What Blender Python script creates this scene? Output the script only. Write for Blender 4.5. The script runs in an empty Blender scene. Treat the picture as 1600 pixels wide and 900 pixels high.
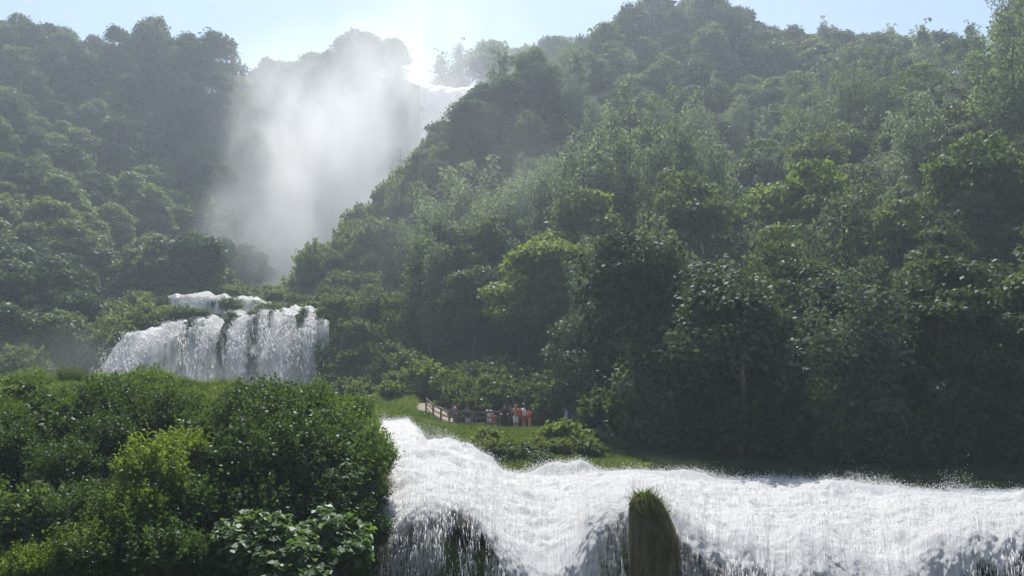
import bpy, bmesh, math, random
import numpy as np
from mathutils import Vector, Matrix

S = bpy.context.scene
COL = S.collection
RNG = np.random.default_rng(7)
random.seed(7)

# ------------------------------------------------------------------ camera
F = 1386.0                       # focal length in photograph pixels (1600 wide)
PITCH = math.atan((590 - 450) / F)
cam_d = bpy.data.cameras.new('camera')
cam = bpy.data.objects.new('camera', cam_d)
COL.objects.link(cam)
cam_d.sensor_width = 36.0
cam_d.lens = 36.0 * F / 1600.0
cam_d.clip_start = 0.5
cam_d.clip_end = 4000
cam.location = (0, 0, 0)
cam.rotation_euler = (math.pi / 2 + PITCH, 0, 0)
S.camera = cam

# ------------------------------------------------------------------ sky, sun, exposure
SUN_EL, SUN_AZ = math.radians(57), math.radians(-5)      # azimuth from +Y towards +X
w = bpy.data.worlds.new('World')
S.world = w
w.use_nodes = True
wn, wl = w.node_tree.nodes, w.node_tree.links
sky = wn.new('ShaderNodeTexSky')
sky.sky_type = 'NISHITA'
sky.sun_disc = False
sky.sun_elevation = SUN_EL
sky.sun_rotation = SUN_AZ
sky.air_density = 1.0
sky.dust_density = 1.2
sky.ozone_density = 1.0
sky.altitude = 300
bg = wn.get('Background') or wn.new('ShaderNodeBackground')
wl.new(sky.outputs[0], bg.inputs[0])
bg.inputs[1].default_value = 0.07
sun_d = bpy.data.lights.new('sun', 'SUN')
sun_d.energy = 5.0
sun_d.angle = math.radians(0.5)
sun_d.color = (1.0, 0.96, 0.89)
sun = bpy.data.objects.new('sun', sun_d)
COL.objects.link(sun)
TO_SUN = Vector((math.sin(SUN_AZ) * math.cos(SUN_EL), math.cos(SUN_AZ) * math.cos(SUN_EL), math.sin(SUN_EL)))
sun.rotation_euler = (-TO_SUN).to_track_quat('-Z', 'Y').to_euler()
sun.location = TO_SUN * 300
S.view_settings.view_transform = 'Standard'
S.view_settings.look = 'None'
S.view_settings.gamma = 1.0
S.view_settings.exposure = 1.0
S.view_settings.use_curve_mapping = False
S.cycles.max_bounces = 6
S.cycles.diffuse_bounces = 3
S.cycles.glossy_bounces = 2
S.cycles.transmission_bounces = 3
S.cycles.transparent_max_bounces = 8
S.cycles.volume_bounces = 2
S.cycles.volume_step_rate = 1.0
S.cycles.volume_max_steps = 96
S.cycles.use_denoising = True
S.cycles.caustics_reflective = False
S.cycles.caustics_refractive = False
S.cycles.use_adaptive_sampling = True

HAZE_DENSITY = 0.00068
MIST_DENSITY = 0.070

# ------------------------------------------------------------------ helpers
cp, sp = math.cos(PITCH), math.sin(PITCH)

def P(px, py, Y):
    """world point at depth Y behind a pixel of the photograph (arrays allowed)"""
    a = (np.asarray(px, float) - 800) / F
    b = (450 - np.asarray(py, float)) / F
    fy, fz = cp - b * sp, sp + b * cp
    s = np.asarray(Y, float) / fy
    return np.stack(np.broadcast_arrays(a * s, Y + 0 * a, fz * s), -1)

def project(p):
    p = np.asarray(p, float)
    d = p[..., 1] * cp + p[..., 2] * sp
    u = -p[..., 1] * sp + p[..., 2] * cp
    d = np.maximum(d, 0.01)
    return 800 + F * p[..., 0] / d, 450 - F * u / d, d

def _hash(ix, iy, iz, seed):
    n = (ix.astype(np.int64) * 374761393 + iy.astype(np.int64) * 668265263 + iz.astype(np.int64) * 2147483647 + seed * 974634777)
    n = (n ^ (n >> 13)) * 1274126177
    n = n & 0x7fffffff
    n = (n ^ (n >> 16)) * 1103515245
    return ((n >> 8) & 0xffff) / 65535.0

def vnoise(x, y, z=0.0, seed=0):
    x, y, z = np.broadcast_arrays(np.asarray(x, float), np.asarray(y, float), np.asarray(z, float))
    ix, iy, iz = np.floor(x), np.floor(y), np.floor(z)
    fx, fy, fz = x - ix, y - iy, z - iz
    fx, fy, fz = [f * f * (3 - 2 * f) for f in (fx, fy, fz)]
    r = 0
    for dx in (0, 1):
        for dy in (0, 1):
            for dz in (0, 1):
                wgt = (fx if dx else 1 - fx) * (fy if dy else 1 - fy) * (fz if dz else 1 - fz)
                r = r + wgt * _hash(ix + dx, iy + dy, iz + dz, seed)
    return r * 2 - 1

def fbm(x, y, z=0.0, octaves=4, seed=0, gain=0.5):
    r, a, f = 0, 1.0, 1.0
    for i in range(octaves):
        r = r + a * vnoise(np.asarray(x) * f, np.asarray(y) * f, np.asarray(z) * f, seed + i * 17)
        a *= gain
        f *= 2.03
    return r

def sstep(a, b, x):
    t = np.clip((np.asarray(x, float) - a) / (b - a), 0, 1)
    return t * t * (3 - 2 * t)

def make_mesh(name, verts, faces, smooth=False, tint=None, uv=None, dens=None):
    """verts (n,3), faces: list of int arrays (k, 3) or (k, 4)"""
    me = bpy.data.meshes.new(name)
    verts = np.asarray(verts, np.float32)
    if not isinstance(faces, list):
        faces = [faces]
    faces = [np.asarray(f, np.int32) for f in faces if len(f)]
    loops = np.concatenate([f.ravel() for f in faces])
    tot = np.concatenate([np.full(len(f), f.shape[1], np.int32) for f in faces])
    start = np.concatenate([[0], np.cumsum(tot)[:-1]]).astype(np.int32)
    me.vertices.add(len(verts))
    me.vertices.foreach_set('co', verts.ravel())
    me.loops.add(len(loops))
    me.loops.foreach_set('vertex_index', loops)
    me.polygons.add(len(tot))
    me.polygons.foreach_set('loop_start', start)
    me.polygons.foreach_set('loop_total', tot)
    if smooth:
        me.polygons.foreach_set('use_smooth', np.ones(len(tot), bool))
    me.update(calc_edges=True)
    for key, val in (('tint', tint), ('dens', dens)):
        if val is not None:
            at = me.attributes.new(key, 'FLOAT', 'POINT')
            at.data.foreach_set('value', np.asarray(val, np.float32))
    if uv is not None:
        u = me.uv_layers.new(name='UVMap')
        u.data.foreach_set('uv', np.asarray(uv, np.float32)[loops].ravel())
    me.validate()
    return me

def link(name, data, mat=None, parent=None):
    if mat is not None and data is not None and not data.materials:
        data.materials.append(mat)
    o = bpy.data.objects.new(name, data)
    COL.objects.link(o)
    if parent is not None:
        o.parent = parent
    return o

def tag(o, label=None, cat=None, group=None, kind=None):
    if label: o['label'] = label
    if cat: o['category'] = cat
    if group: o['group'] = group
    if kind: o['kind'] = kind
    return o

def empty(name, loc, label, cat, group=None, rz=0, scale=1.0):
    o = bpy.data.objects.new(name, None)
    COL.objects.link(o)
    o.empty_display_size = 0.3
    o.location = [float(c) for c in loc]
    o.rotation_euler = (0, 0, rz)
    o.scale = (scale,) * 3 if np.isscalar(scale) else scale
    return tag(o, label, cat, group)

def grid_faces(nu, nv):
    i = np.arange(nu - 1)[:, None] * nv + np.arange(nv - 1)[None, :]
    i = i.ravel()
    return np.stack([i, i + nv, i + nv + 1, i + 1], -1)

# ------------------------------------------------------------------ materials
def new_mat(name):
    m = bpy.data.materials.new(name)
    m.use_nodes = True
    nt = m.node_tree
    nt.nodes.clear()
    out = nt.nodes.new('ShaderNodeOutputMaterial')
    return m, nt, out

def N(nt, typ, **kw):
    n = nt.nodes.new(typ)
    for k, v in kw.items():
        if k.startswith('i_'):
            n.inputs[k[2:].replace('_', ' ')].default_value = v
        else:
            setattr(n, k, v)
    return n

def leaf_mat(name, col, col2, gloss=0.018, rough=0.5, trans=0.45, warm=(1.45, 1.42, 0.65)):
    """leaf: diffuse + light through the leaf + a waxy sheen. Colour varies leaf by leaf and tree by tree."""
    m, nt, out = new_mat(name)
    L = nt.links
    at = N(nt, 'ShaderNodeAttribute', attribute_name='tint')
    mix = N(nt, 'ShaderNodeMix', data_type='RGBA')
    mix.inputs['A'].default_value = (*col, 1)
    mix.inputs['B'].default_value = (*col2, 1)
    L.new(at.outputs['Fac'], mix.inputs['Factor'])
    oi = N(nt, 'ShaderNodeObjectInfo')
    mul = N(nt, 'ShaderNodeMix', data_type='RGBA', blend_type='MULTIPLY')
    mul.inputs['Factor'].default_value = 1.0
    L.new(mix.outputs['Result'], mul.inputs['A'])
    L.new(oi.outputs['Color'], mul.inputs['B'])
    dif = N(nt, 'ShaderNodeBsdfDiffuse')
    L.new(mul.outputs['Result'], dif.inputs['Color'])
    wm = N(nt, 'ShaderNodeMix', data_type='RGBA', blend_type='MULTIPLY')
    wm.inputs['Factor'].default_value = 1.0
    wm.inputs['B'].default_value = (*warm, 1)
    L.new(mul.outputs['Result'], wm.inputs['A'])
    tr = N(nt, 'ShaderNodeBsdfTranslucent')
    L.new(wm.outputs['Result'], tr.inputs['Color'])
    ms = N(nt, 'ShaderNodeMixShader')
    ms.inputs[0].default_value = trans
    L.new(dif.outputs[0], ms.inputs[1])
    L.new(tr.outputs[0], ms.inputs[2])
    gl = N(nt, 'ShaderNodeBsdfGlossy')
    gl.inputs['Roughness'].default_value = rough
    gl.inputs['Color'].default_value = (0.9, 0.95, 1, 1)
    mg = N(nt, 'ShaderNodeMixShader')
    mg.inputs[0].default_value = gloss
    L.new(ms.outputs[0], mg.inputs[1])
    L.new(gl.outputs[0], mg.inputs[2])
    L.new(mg.outputs[0], out.inputs['Surface'])
    return m

def noise_mat(name, cols, scale=4.0, rough=0.85, bump=0.3, detail=6, stretch=(1, 1, 1), spec=0.3):
    m, nt, out = new_mat(name)
    L = nt.links
    tc = N(nt, 'ShaderNodeTexCoord')
    mp = N(nt, 'ShaderNodeMapping')
    mp.inputs['Scale'].default_value = stretch
    L.new(tc.outputs['Object'], mp.inputs['Vector'])
    nz = N(nt, 'ShaderNodeTexNoise')
    nz.inputs['Scale'].default_value = scale
    nz.inputs['Detail'].default_value = detail
    nz.inputs['Roughness'].default_value = 0.62
    L.new(mp.outputs[0], nz.inputs['Vector'])
    cr = N(nt, 'ShaderNodeValToRGB')
    e = cr.color_ramp.elements
    e[0].position, e[1].position = 0.3, 0.7
    e[0].color, e[1].color = (*cols[0], 1), (*cols[-1], 1)
    for k, c in enumerate(cols[1:-1]):
        x = e.new(0.3 + 0.4 * (k + 1) / (len(cols) - 1))
        x.color = (*c, 1)
    L.new(nz.outputs['Fac'], cr.inputs['Fac'])
    b = N(nt, 'ShaderNodeBsdfPrincipled')
    b.inputs['Roughness'].default_value = rough
    b.inputs['Specular IOR Level'].default_value = spec
    L.new(cr.outputs['Color'], b.inputs['Base Color'])
    if bump:
        bp = N(nt, 'ShaderNodeBump')
        bp.inputs['Strength'].default_value = bump
        bp.inputs['Distance'].default_value = 0.1
        L.new(nz.outputs['Fac'], bp.inputs['Height'])
        L.new(bp.outputs[0], b.inputs['Normal'])
    L.new(b.outputs[0], out.inputs['Surface'])
    return m

def plain(name, col, rough=0.8, vary=0.25, scale=20):
    c2 = tuple(min(1, c * (1 + vary)) for c in col)
    c1 = tuple(c * (1 - vary) for c in col)
    return noise_mat(name, [c1, c2], scale=scale, rough=rough, bump=0.1, detail=2)

M = {}
M['leaf_mid'] = leaf_mat('leaf_mid', (0.054, 0.084, 0.025), (0.112, 0.145, 0.044))
M['leaf_dark'] = leaf_mat('leaf_dark', (0.032, 0.054, 0.025), (0.066, 0.096, 0.040), trans=0.34)
M['leaf_lime'] = leaf_mat('leaf_lime', (0.080, 0.130, 0.016), (0.150, 0.190, 0.028), trans=0.5)
M['leaf_silver'] = leaf_mat('leaf_silver', (0.095, 0.125, 0.070), (0.195, 0.235, 0.150), gloss=0.02, rough=0.55, warm=(1.2, 1.3, 0.8))
M['leaf_near'] = leaf_mat('leaf_near', (0.032, 0.060, 0.015), (0.085, 0.130, 0.030), gloss=0.022, rough=0.5, trans=0.40)
M['leaf_fig'] = leaf_mat('leaf_fig', (0.045, 0.090, 0.026), (0.100, 0.160, 0.045), gloss=0.03, rough=0.5)
M['grass'] = leaf_mat('grass', (0.058, 0.112, 0.018), (0.120, 0.160, 0.038), gloss=0.015, rough=0.5, trans=0.45)
M['dry_grass'] = leaf_mat('dry_grass', (0.15, 0.125, 0.05), (0.32, 0.26, 0.13), gloss=0.03, rough=0.6, trans=0.35, warm=(1.1, 1.05, 0.7))
M['bark'] = noise_mat('bark', [(0.045, 0.035, 0.026), (0.13, 0.11, 0.09)], scale=6, stretch=(1, 1, 0.25))
M['soil'] = noise_mat('soil', [(0.018, 0.024, 0.010), (0.035, 0.050, 0.016), (0.045, 0.062, 0.022)], scale=0.6, bump=0.8, detail=9, spec=0.0, rough=1.0)
M['rock_wet'] = noise_mat('rock_wet', [(0.012, 0.012, 0.010), (0.040, 0.036, 0.028), (0.075, 0.065, 0.048)], scale=1.6, rough=0.45, bump=0.9, detail=8, stretch=(1, 1, 0.5), spec=0.5)
M['rock_moss'] = noise_mat('rock_moss', [(0.045, 0.040, 0.020), (0.12, 0.10, 0.05), (0.20, 0.165, 0.09)], scale=3.0, rough=0.9, bump=0.8, detail=8, stretch=(2, 2, 0.35))
M['path'] = noise_mat('path', [(0.12, 0.10, 0.075), (0.20, 0.17, 0.13)], scale=2.0, rough=0.9)
M['wood'] = noise_mat('wood', [(0.16, 0.10, 0.07), (0.30, 0.20, 0.14)], scale=5, stretch=(1, 1, 0.3))
M['roof_tile'] = noise_mat('roof_tile', [(0.06, 0.05, 0.045), (0.12, 0.085, 0.07)], scale=4)
M['plaster'] = noise_mat('plaster', [(0.12, 0.11, 0.09), (0.18, 0.16, 0.13)], scale=2)

def foam_mat(name, base=(0.79, 0.80, 0.815), streak=(13.0, 0.8), fine=24.0, bump=0.85, dist=0.12, trans=0.45):
    """white water: opaque where the sheet is thick ('dens'), torn into strands where it is thin"""
    m, nt, out = new_mat(name)
    L = nt.links
    uv = N(nt, 'ShaderNodeUVMap')
    uv.uv_map = 'UVMap'
    mp = N(nt, 'ShaderNodeMapping')
    mp.inputs['Scale'].default_value = (streak[0], streak[1], 1)
    L.new(uv.outputs[0], mp.inputs['Vector'])
    n1 = N(nt, 'ShaderNodeTexNoise')
    n1.inputs['Scale'].default_value = 1.0
    n1.inputs['Detail'].default_value = 7
    n1.inputs['Roughness'].default_value = 0.68
    n1.inputs['Distortion'].default_value = 0.6
    L.new(mp.outputs[0], n1.inputs['Vector'])
    n2 = N(nt, 'ShaderNodeTexNoise')
    n2.inputs['Scale'].default_value = fine / 4
    n2.inputs['Detail'].default_value = 8
    n2.inputs['Roughness'].default_value = 0.72
    L.new(uv.outputs[0], n2.inputs['Vector'])
    at = N(nt, 'ShaderNodeAttribute', attribute_name='dens')
    s = N(nt, 'ShaderNodeMath', operation='MULTIPLY_ADD')
    L.new(n1.outputs['Fac'], s.inputs[0])
    s.inputs[1].default_value = 0.62
    L.new(at.outputs['Fac'], s.inputs[2])
    s2 = N(nt, 'ShaderNodeMath', operation='MULTIPLY_ADD')
    L.new(n2.outputs['Fac'], s2.inputs[0])
    s2.inputs[1].default_value = 0.38
    L.new(s.outputs[0], s2.inputs[2])
    mr = N(nt, 'ShaderNodeMapRange')
    mr.inputs['From Min'].default_value = 0.90
    mr.inputs['From Max'].default_value = 1.10
    L.new(s2.outputs[0], mr.inputs['Value'])
    bpn = N(nt, 'ShaderNodeMath', operation='MULTIPLY_ADD')
    L.new(n1.outputs['Fac'], bpn.inputs[0])
    bpn.inputs[1].default_value = 1.5
    L.new(n2.outputs['Fac'], bpn.inputs[2])
    bp = N(nt, 'ShaderNodeBump')
    bp.inputs['Strength'].default_value = bump
    bp.inputs['Distance'].default_value = dist
    L.new(bpn.outputs[0], bp.inputs['Height'])
    b = N(nt, 'ShaderNodeBsdfPrincipled')
    b.inputs['Base Color'].default_value = (*base, 1)
    b.inputs['Roughness'].default_value = 0.55
    L.new(bp.outputs[0], b.inputs['Normal'])
    tr = N(nt, 'ShaderNodeBsdfTranslucent')
    tr.inputs['Color'].default_value = (*base, 1)
    L.new(bp.outputs[0], tr.inputs['Normal'])
    ms = N(nt, 'ShaderNodeMixShader')
    ms.inputs[0].default_value = trans
    L.new(b.outputs[0], ms.inputs[1])
    L.new(tr.outputs[0], ms.inputs[2])
    tp = N(nt, 'ShaderNodeBsdfTransparent')
    ma = N(nt, 'ShaderNodeMixShader')
    L.new(mr.outputs[0], ma.inputs[0])
    L.new(tp.outputs[0], ma.inputs[1])
    L.new(ms.outputs[0], ma.inputs[2])
    L.new(ma.outputs[0], out.inputs['Surface'])
    return m

M['foam'] = foam_mat('foam')
M['foam_mid'] = foam_mat('foam_mid', streak=(3.0, 0.22), fine=7.0, bump=0.5, dist=0.25, trans=0.7)
M['foam_far'] = foam_mat('foam_far', streak=(0.8, 0.06), fine=2.5, bump=0.6, dist=0.6)

def drop_mat():
    m, nt, out = new_mat('spray_drops')
    b = N(nt, 'ShaderNodeBsdfDiffuse')
    b.inputs['Color'].default_value = (0.9, 0.9, 0.92, 1)
    t = N(nt, 'ShaderNodeBsdfTranslucent')
    t.inputs['Color'].default_value = (0.9, 0.9, 0.92, 1)
    ms = N(nt, 'ShaderNodeMixShader')
    ms.inputs[0].default_value = 0.5
    nt.links.new(b.outputs[0], ms.inputs[1])
    nt.links.new(t.outputs[0], ms.inputs[2])
    nt.links.new(ms.outputs[0], out.inputs['Surface'])
    return m
M['drops'] = drop_mat()

def pool_mat():
    m, nt, out = new_mat('pool_water')
    tc = N(nt, 'ShaderNodeTexCoord')
    nz = N(nt, 'ShaderNodeTexNoise')
    nz.inputs['Scale'].default_value = 1.6
    nz.inputs['Detail'].default_value = 5
    nt.links.new(tc.outputs['Object'], nz.inputs['Vector'])
    bp = N(nt, 'ShaderNodeBump')
    bp.inputs['Strength'].default_value = 0.5
    bp.inputs['Distance'].default_value = 0.15
    nt.links.new(nz.outputs['Fac'], bp.inputs['Height'])
    b = N(nt, 'ShaderNodeBsdfPrincipled')
    b.inputs['Base Color'].default_value = (0.15, 0.19, 0.23, 1)
    b.inputs['Roughness'].default_value = 0.32
    nt.links.new(bp.outputs[0], b.inputs['Normal'])
    nt.links.new(b.outputs[0], out.inputs['Surface'])
    return m
M['pool'] = pool_mat()

# ------------------------------------------------------------------ terrain
# ground control points: (px, py, depth, height of what grows there)
CT = [
 # left hill skyline and behind
 (-250, 30, 185, 8), (-100, 40, 188, 8), (0, 48, 190, 8), (120, 60, 192, 8), (230, 55, 192, 9), (330, 75, 195, 9), (420, 95, 205, 8), (480, 80, 225, 8), (560, 62, 235, 9), (625, 75, 238, 9),
 # left hill face
 (-200, 200, 140, 8), (0, 200, 150, 7), (100, 200, 160, 7), (200, 200, 172, 7), (300, 200, 184, 7), (380, 200, 205, 7),
 (-200, 350, 112, 8), (0, 330, 124, 7), (100, 330, 132, 7), (200, 330, 146, 7), (300, 330, 165, 7), (370, 330, 190, 7),
 (0, 430, 105, 7), (100, 430, 113, 7), (200, 420, 128, 7), (290, 430, 148, 6), (360, 420, 172, 6),
 (0, 480, 96, 7), (100, 500, 98, 5),
 # gorge floor, back cliff
 (430, 462, 170, 0), (500, 462, 178, 0), (470, 440, 205, 0), (560, 430, 212, 0), (640, 430, 214, 0),
 (500, 300, 226, 0), (600, 280, 228, 0), (680, 280, 226, 0), (760, 280, 226, 0),
 (430, 300, 212, 3), (430, 180, 224, 5),
 (640, 152, 237, 0), (700, 154, 237, 0), (760, 154, 237, 0), (850, 120, 238, 0), (700, 180, 262, 0), (800, 176, 262, 0), (900, 112, 250, 5), (640, 180, 262, 0),
 # spur on the right of the gorge
 (470, 440, 140, 4), (500, 408, 142, 5), (550, 345, 144, 5), (600, 288, 145, 5), (660, 222, 145, 6), (700, 185, 143, 7), (760, 142, 142, 7), (830, 105, 142, 8), (885, 95, 150, 8),
 (560, 430, 118, 5), (620, 400, 116, 7), (620, 300, 132, 6), (700, 300, 122, 8), (800, 220, 128, 8), (800, 330, 108, 9), (900, 200, 132, 9), (900, 330, 100, 10),
 # right peak and saddle
 (950, 55, 172, 8), (1000, 18, 178, 8), (1060, 8, 180, 8), (1130, 10, 182, 8), (1180, 38, 182, 8), (1200, 110, 160, 8), (1000, 130, 150, 9), (1100, 130, 148, 9), (1280, 62, 178, 8), (1400, 75, 165, 8), (1500, 45, 140, 9), (1600, 5, 118, 10), (1750, -70, 112, 10), (1900, -110, 105, 10),
 (1100, 230, 122, 10), (1250, 170, 134, 10), (1400, 170, 124, 10), (1600, 130, 96, 10), (1800, 100, 88, 10),
 (1000, 300, 102, 11), (1200, 300, 94, 11), (1400, 300, 84, 11), (1600, 280, 76, 11), (1800, 260, 70, 11),
 # forest floor at the foot of the right slope
 (660, 560, 86, 0), (720, 590, 80, 0), (800, 620, 74, 0), (900, 650, 70, 0), (1000, 670, 68, 0), (1200, 690, 64, 0), (1400, 700, 60, 0), (1600, 705, 56, 0), (1800, 705, 54, 0),
 (930, 690, 58, 0), (1050, 705, 56, 0), (1200, 715, 53, 0), (1400, 722, 51, 0), (1600, 720, 48, 0), (1800, 720, 46, 0),
 # shelf of the middle fall
 (265, 470, 116, 0), (340, 472, 116, 0), (420, 475, 116, 0), (500, 480, 112, 0), (270, 505, 104, 0), (340, 506, 104, 0), (420, 503, 104, 0), (500, 500, 104, 0), (560, 505, 98, 2), (620, 500, 100, 3),
 (300, 506, 98, 0), (400, 500, 98, 0), (500, 500, 97.5, 0), (230, 535, 96, 1), (180, 545, 96, 2), (130, 540, 95, 3), (60, 540, 92, 3),
 (160, 660, 88, 0), (250, 660, 88, 0), (350, 660, 88, 0), (450, 660, 88, 0), (505, 650, 88, 0), (60, 640, 84, 0), (-100, 620, 84, 0),
 (540, 610, 84, 0), (600, 600, 84, 0), (560, 625, 72, 0), (620, 628, 72, 0),
 # grassy island by the river
 (560, 640, 62, 0), (600, 645, 62, 0), (640, 640, 64, 0), (680, 650, 62, 0), (720, 668, 57, 0), (780, 668, 57.5, 0), (840, 668, 58, 0), (690, 664, 62.5, 0), (722, 677, 60.5, 0), (780, 678, 60.5, 0), (840, 678, 60.5, 0), (890, 677, 61, 0), (1566, 728, 51.5, 0), (690, 676, 53, 0), (760, 684, 51, 0), (850, 674, 50, 0), (890, 684, 49, 0), (800, 712, 45.5, 0), (860, 708, 44.5, 0), (930, 722, 44, 0), (1050, 730, 43, 0), (1200, 738, 42.5, 0), (1400, 746, 42, 0), (1600, 752, 41, 0), (1800, 752, 40, 0),
]
# river tables: px, far edge (py, Y), lip (py, Y)
RT = np.array([
 (560, 658, 54.5, 797, 27.2), (590, 656, 54, 792, 27.2), (610, 655, 54, 786, 27), (638, 654, 53, 772, 27.2), (650, 668, 50.5, 768, 27.3), (668, 692, 47, 766, 27.3), (700, 696, 46, 766, 27.2), (740, 706, 44.5, 776, 26.9), (780, 730, 42, 802, 26.2),
 (800, 738, 41, 816, 25.9), (840, 740, 40.5, 838, 25.3), (870, 738, 40.5, 842, 25.1), (900, 736, 40.5, 818, 25.6), (920, 740, 40.2, 790, 26.2), (940, 743, 40, 779, 26.4), (985, 742, 39.6, 776, 26.4), (1000, 742, 39.5, 780, 26.3), (1060, 748, 39, 800, 26), (1100, 750, 38.8, 822, 25.7), (1150, 752, 38.6, 842, 25.3),
 (1200, 753, 38.5, 850, 25.1), (1280, 756, 38.4, 836, 25.3), (1350, 758, 38.2, 846, 25.1), (1400, 762, 37.8, 850, 25.0), (1470, 767, 37.1, 832, 25.3), (1540, 772, 36.5, 816, 25.5), (1600, 774, 36.2, 812, 25.5), (1900, 778, 36, 830, 25.2)], float)

def ctrl_points():
    pts = []
    for px, py, Y, h in CT:
        p = P(px, py, Y)
        pts.append((p[0], p[1], p[2] - h))
    for px, fpy, fY, lpy, lY in RT:          # ground crosses the water surface along the far bank
        p = P(px, fpy, fY)
        k_ = 3.0 if px >= 1400 else 0.5
        pts.append((p[0] * (fY + k_) / fY, p[1] + k_, p[2] + 0.10))
        pts.append((p[0] * (fY - 2.5) / fY, p[1] - 2.5, p[2] - 1.2))
        q = P(px, lpy, lY)
        pts.append((q[0], q[1] + 1.0, q[2] - 1.3))
    for x in (-260, -120, 0, 120, 260):       # beyond the skyline
        pts.append((x, 420, 62))
        pts.append((x, 330, 68))
    for x, y, z in ((-330, 150, 60), (-330, 60, 40), (300, 150, 62), (330, 60, 50), (-90, 60, 6), (-60, 35, -10), (130, 50, 6), (-160, 40, 20), (-60, 15, -16), (0, 12, -16), (60, 12, -16), (80, 30, -8)):
        pts.append((x, y, z))
    return np.array(pts)
CP = ctrl_points()

def rbf_fit(pts):
    xy, z = pts[:, :2], pts[:, 2]
    n = len(xy)
    d = np.linalg.norm(xy[:, None] - xy[None], axis=-1)
    A = np.zeros((n + 3, n + 3))
    A[:n, :n] = -d - 0.35 * np.eye(n) * -1 * 0
    A[:n, :n] += -0.0 * np.eye(n)
    A[:n, n] = A[n, :n] = 1
    A[:n, n + 1:] = xy
    A[n + 1:, :n] = xy.T
    A[:n, :n] -= 1e-6 * np.eye(n)
    return np.linalg.lstsq(A, np.concatenate([z, np.zeros(3)]), rcond=None)[0]
WT = rbf_fit(CP)

def rbf(x, y):
    x, y = np.asarray(x, float), np.asarray(y, float)
    sh = x.shape
    q = np.stack([x.ravel(), y.ravel()], -1)
    r = np.zeros(len(q))
    for k in range(0, len(q), 20000):
        qq = q[k:k + 20000]
        d = np.sqrt(((qq[:, None] - CP[None, :, :2]) ** 2).sum(-1))
        r[k:k + 20000] = -d @ WT[:-3] + WT[-3] + qq @ WT[-2:]
    return r.reshape(sh)

# near bank left of the river: height table over (px, depth)
BX = np.array([-900, -200, 0, 130, 230, 330, 430, 520, 570, 610, 640])
BY = np.array([12, 16, 19, 22, 25, 30, 36, 41, 47, 54, 60])
BZ = np.array([
 [-16, -13, -7.5, -5.0, -3.6, -1.8, -0.7, -0.9, -2.0, -6, -8],
 [-16, -13, -7.5, -5.0, -3.4, -1.8, -0.8, -1.0, -2.0, -6, -8],
 [-16, -13, -7.5, -5.0, -3.2, -1.7, -0.8, -0.8, -1.5, -5, -7],
 [-16, -13, -7.5, -5.0, -3.1, -1.5, -0.7, -0.5, -1.2, -4, -6],
 [-16, -13, -7.5, -5.0, -3.1, -1.4, -0.4, -0.1, -0.9, -3, -5],
 [-16, -14, -9.0, -6.5, -4.0, -1.6, -0.7, -0.6, -1.2, -2.5, -4],
 [-16, -15, -11., -8.5, -4.6, -1.7, -1.1, -1.0, -1.2, -1.8, -3],
 [-16, -15, -12., -9.5, -4.8, -2.0, -1.4, -1.3, -1.4, -1.7, -2.4],
 [-16, -15, -12., -9.5, -5.0, -2.6, -2.0, -1.8, -1.7, -1.9, -2.4],
 [-16, -15, -12., -9.5, -5.4, -3.2, -2.6, -2.3, -2.1, -2.2, -2.6],
 [-16, -15, -12., -9.5, -5.4, -3.2, -2.6, -2.3, -2.1, -2.2, -2.6]])

def bilin(px, Y):
    i = np.clip(np.searchsorted(BX, px) - 1, 0, len(BX) - 2)
    j = np.clip(np.searchsorted(BY, Y) - 1, 0, len(BY) - 2)
    a = np.clip((px - BX[i]) / (BX[i + 1] - BX[i]), 0, 1)
    b = np.clip((Y - BY[j]) / (BY[j + 1] - BY[j]), 0, 1)
    a, b = a * a * (3 - 2 * a), b
    return BZ[i, j] * (1 - a) * (1 - b) + BZ[i + 1, j] * a * (1 - b) + BZ[i, j + 1] * (1 - a) * b + BZ[i + 1, j + 1] * a * b

def ground_z(x, y):
    x, y = np.asarray(x, float), np.asarray(y, float)
    z = rbf(x, y)
    yy = np.maximum(y, 0.5)
    px = 800 + F * x / (yy * cp)            # column at eye level
    # the step under the near fall
    z = z + (-16.5 - z) * sstep(27.5, 23.5, y) 
    # near bank
    edge = np.interp(y, [16, 27, 34, 42, 54, 60], [606, 604, 604, 600, 588, 580]) + 5 * vnoise(x * 0.8, y * 0.8, 0, 5)
    m = sstep(edge + 4, edge - 12, px) * sstep(66, 57, y)
    bz = bilin(px, y) + 0.35 * fbm(x * 0.45, y * 0.45, 0, 3, 3)
    z = z * (1 - m) + bz * m
    amp = np.interp(y, [0, 40, 60, 100, 200], [0.05, 0.04, 0.06, 0.8, 1.6])
    return z + amp * fbm(x * 0.11, y * 0.11, 0, 4, 11)

def make_ground():
    pxs = np.concatenate([np.linspace(-6000, -700, 24), np.linspace(-650, -60, 40), np.linspace(-50, 1650, 430), np.linspace(1665, 2300, 40), np.linspace(2400, 7000, 22)])
    Ys = np.concatenate([np.linspace(3, 14, 8)[:-1], np.linspace(14, 66, 200)[:-1], np.geomspace(66, 290, 170)[:-1], np.geomspace(290, 1800, 24)])
    PX, YY = np.meshgrid(pxs, Ys, indexing='ij')
    X = (PX - 800) / F * YY
    Z = ground_z(X, YY)
    far = sstep(300, 420, np.hypot(X, YY))
    Z = Z * (1 - far) + 55 * far
    me = make_mesh('ground', np.stack([X, YY, Z], -1).reshape(-1, 3), grid_faces(len(pxs), len(Ys)), smooth=True)
    o = link('ground', me, M['soil'])
    tag(o, 'dark earthy ground under the forest and banks', 'ground', kind='structure')
make_ground()

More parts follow.
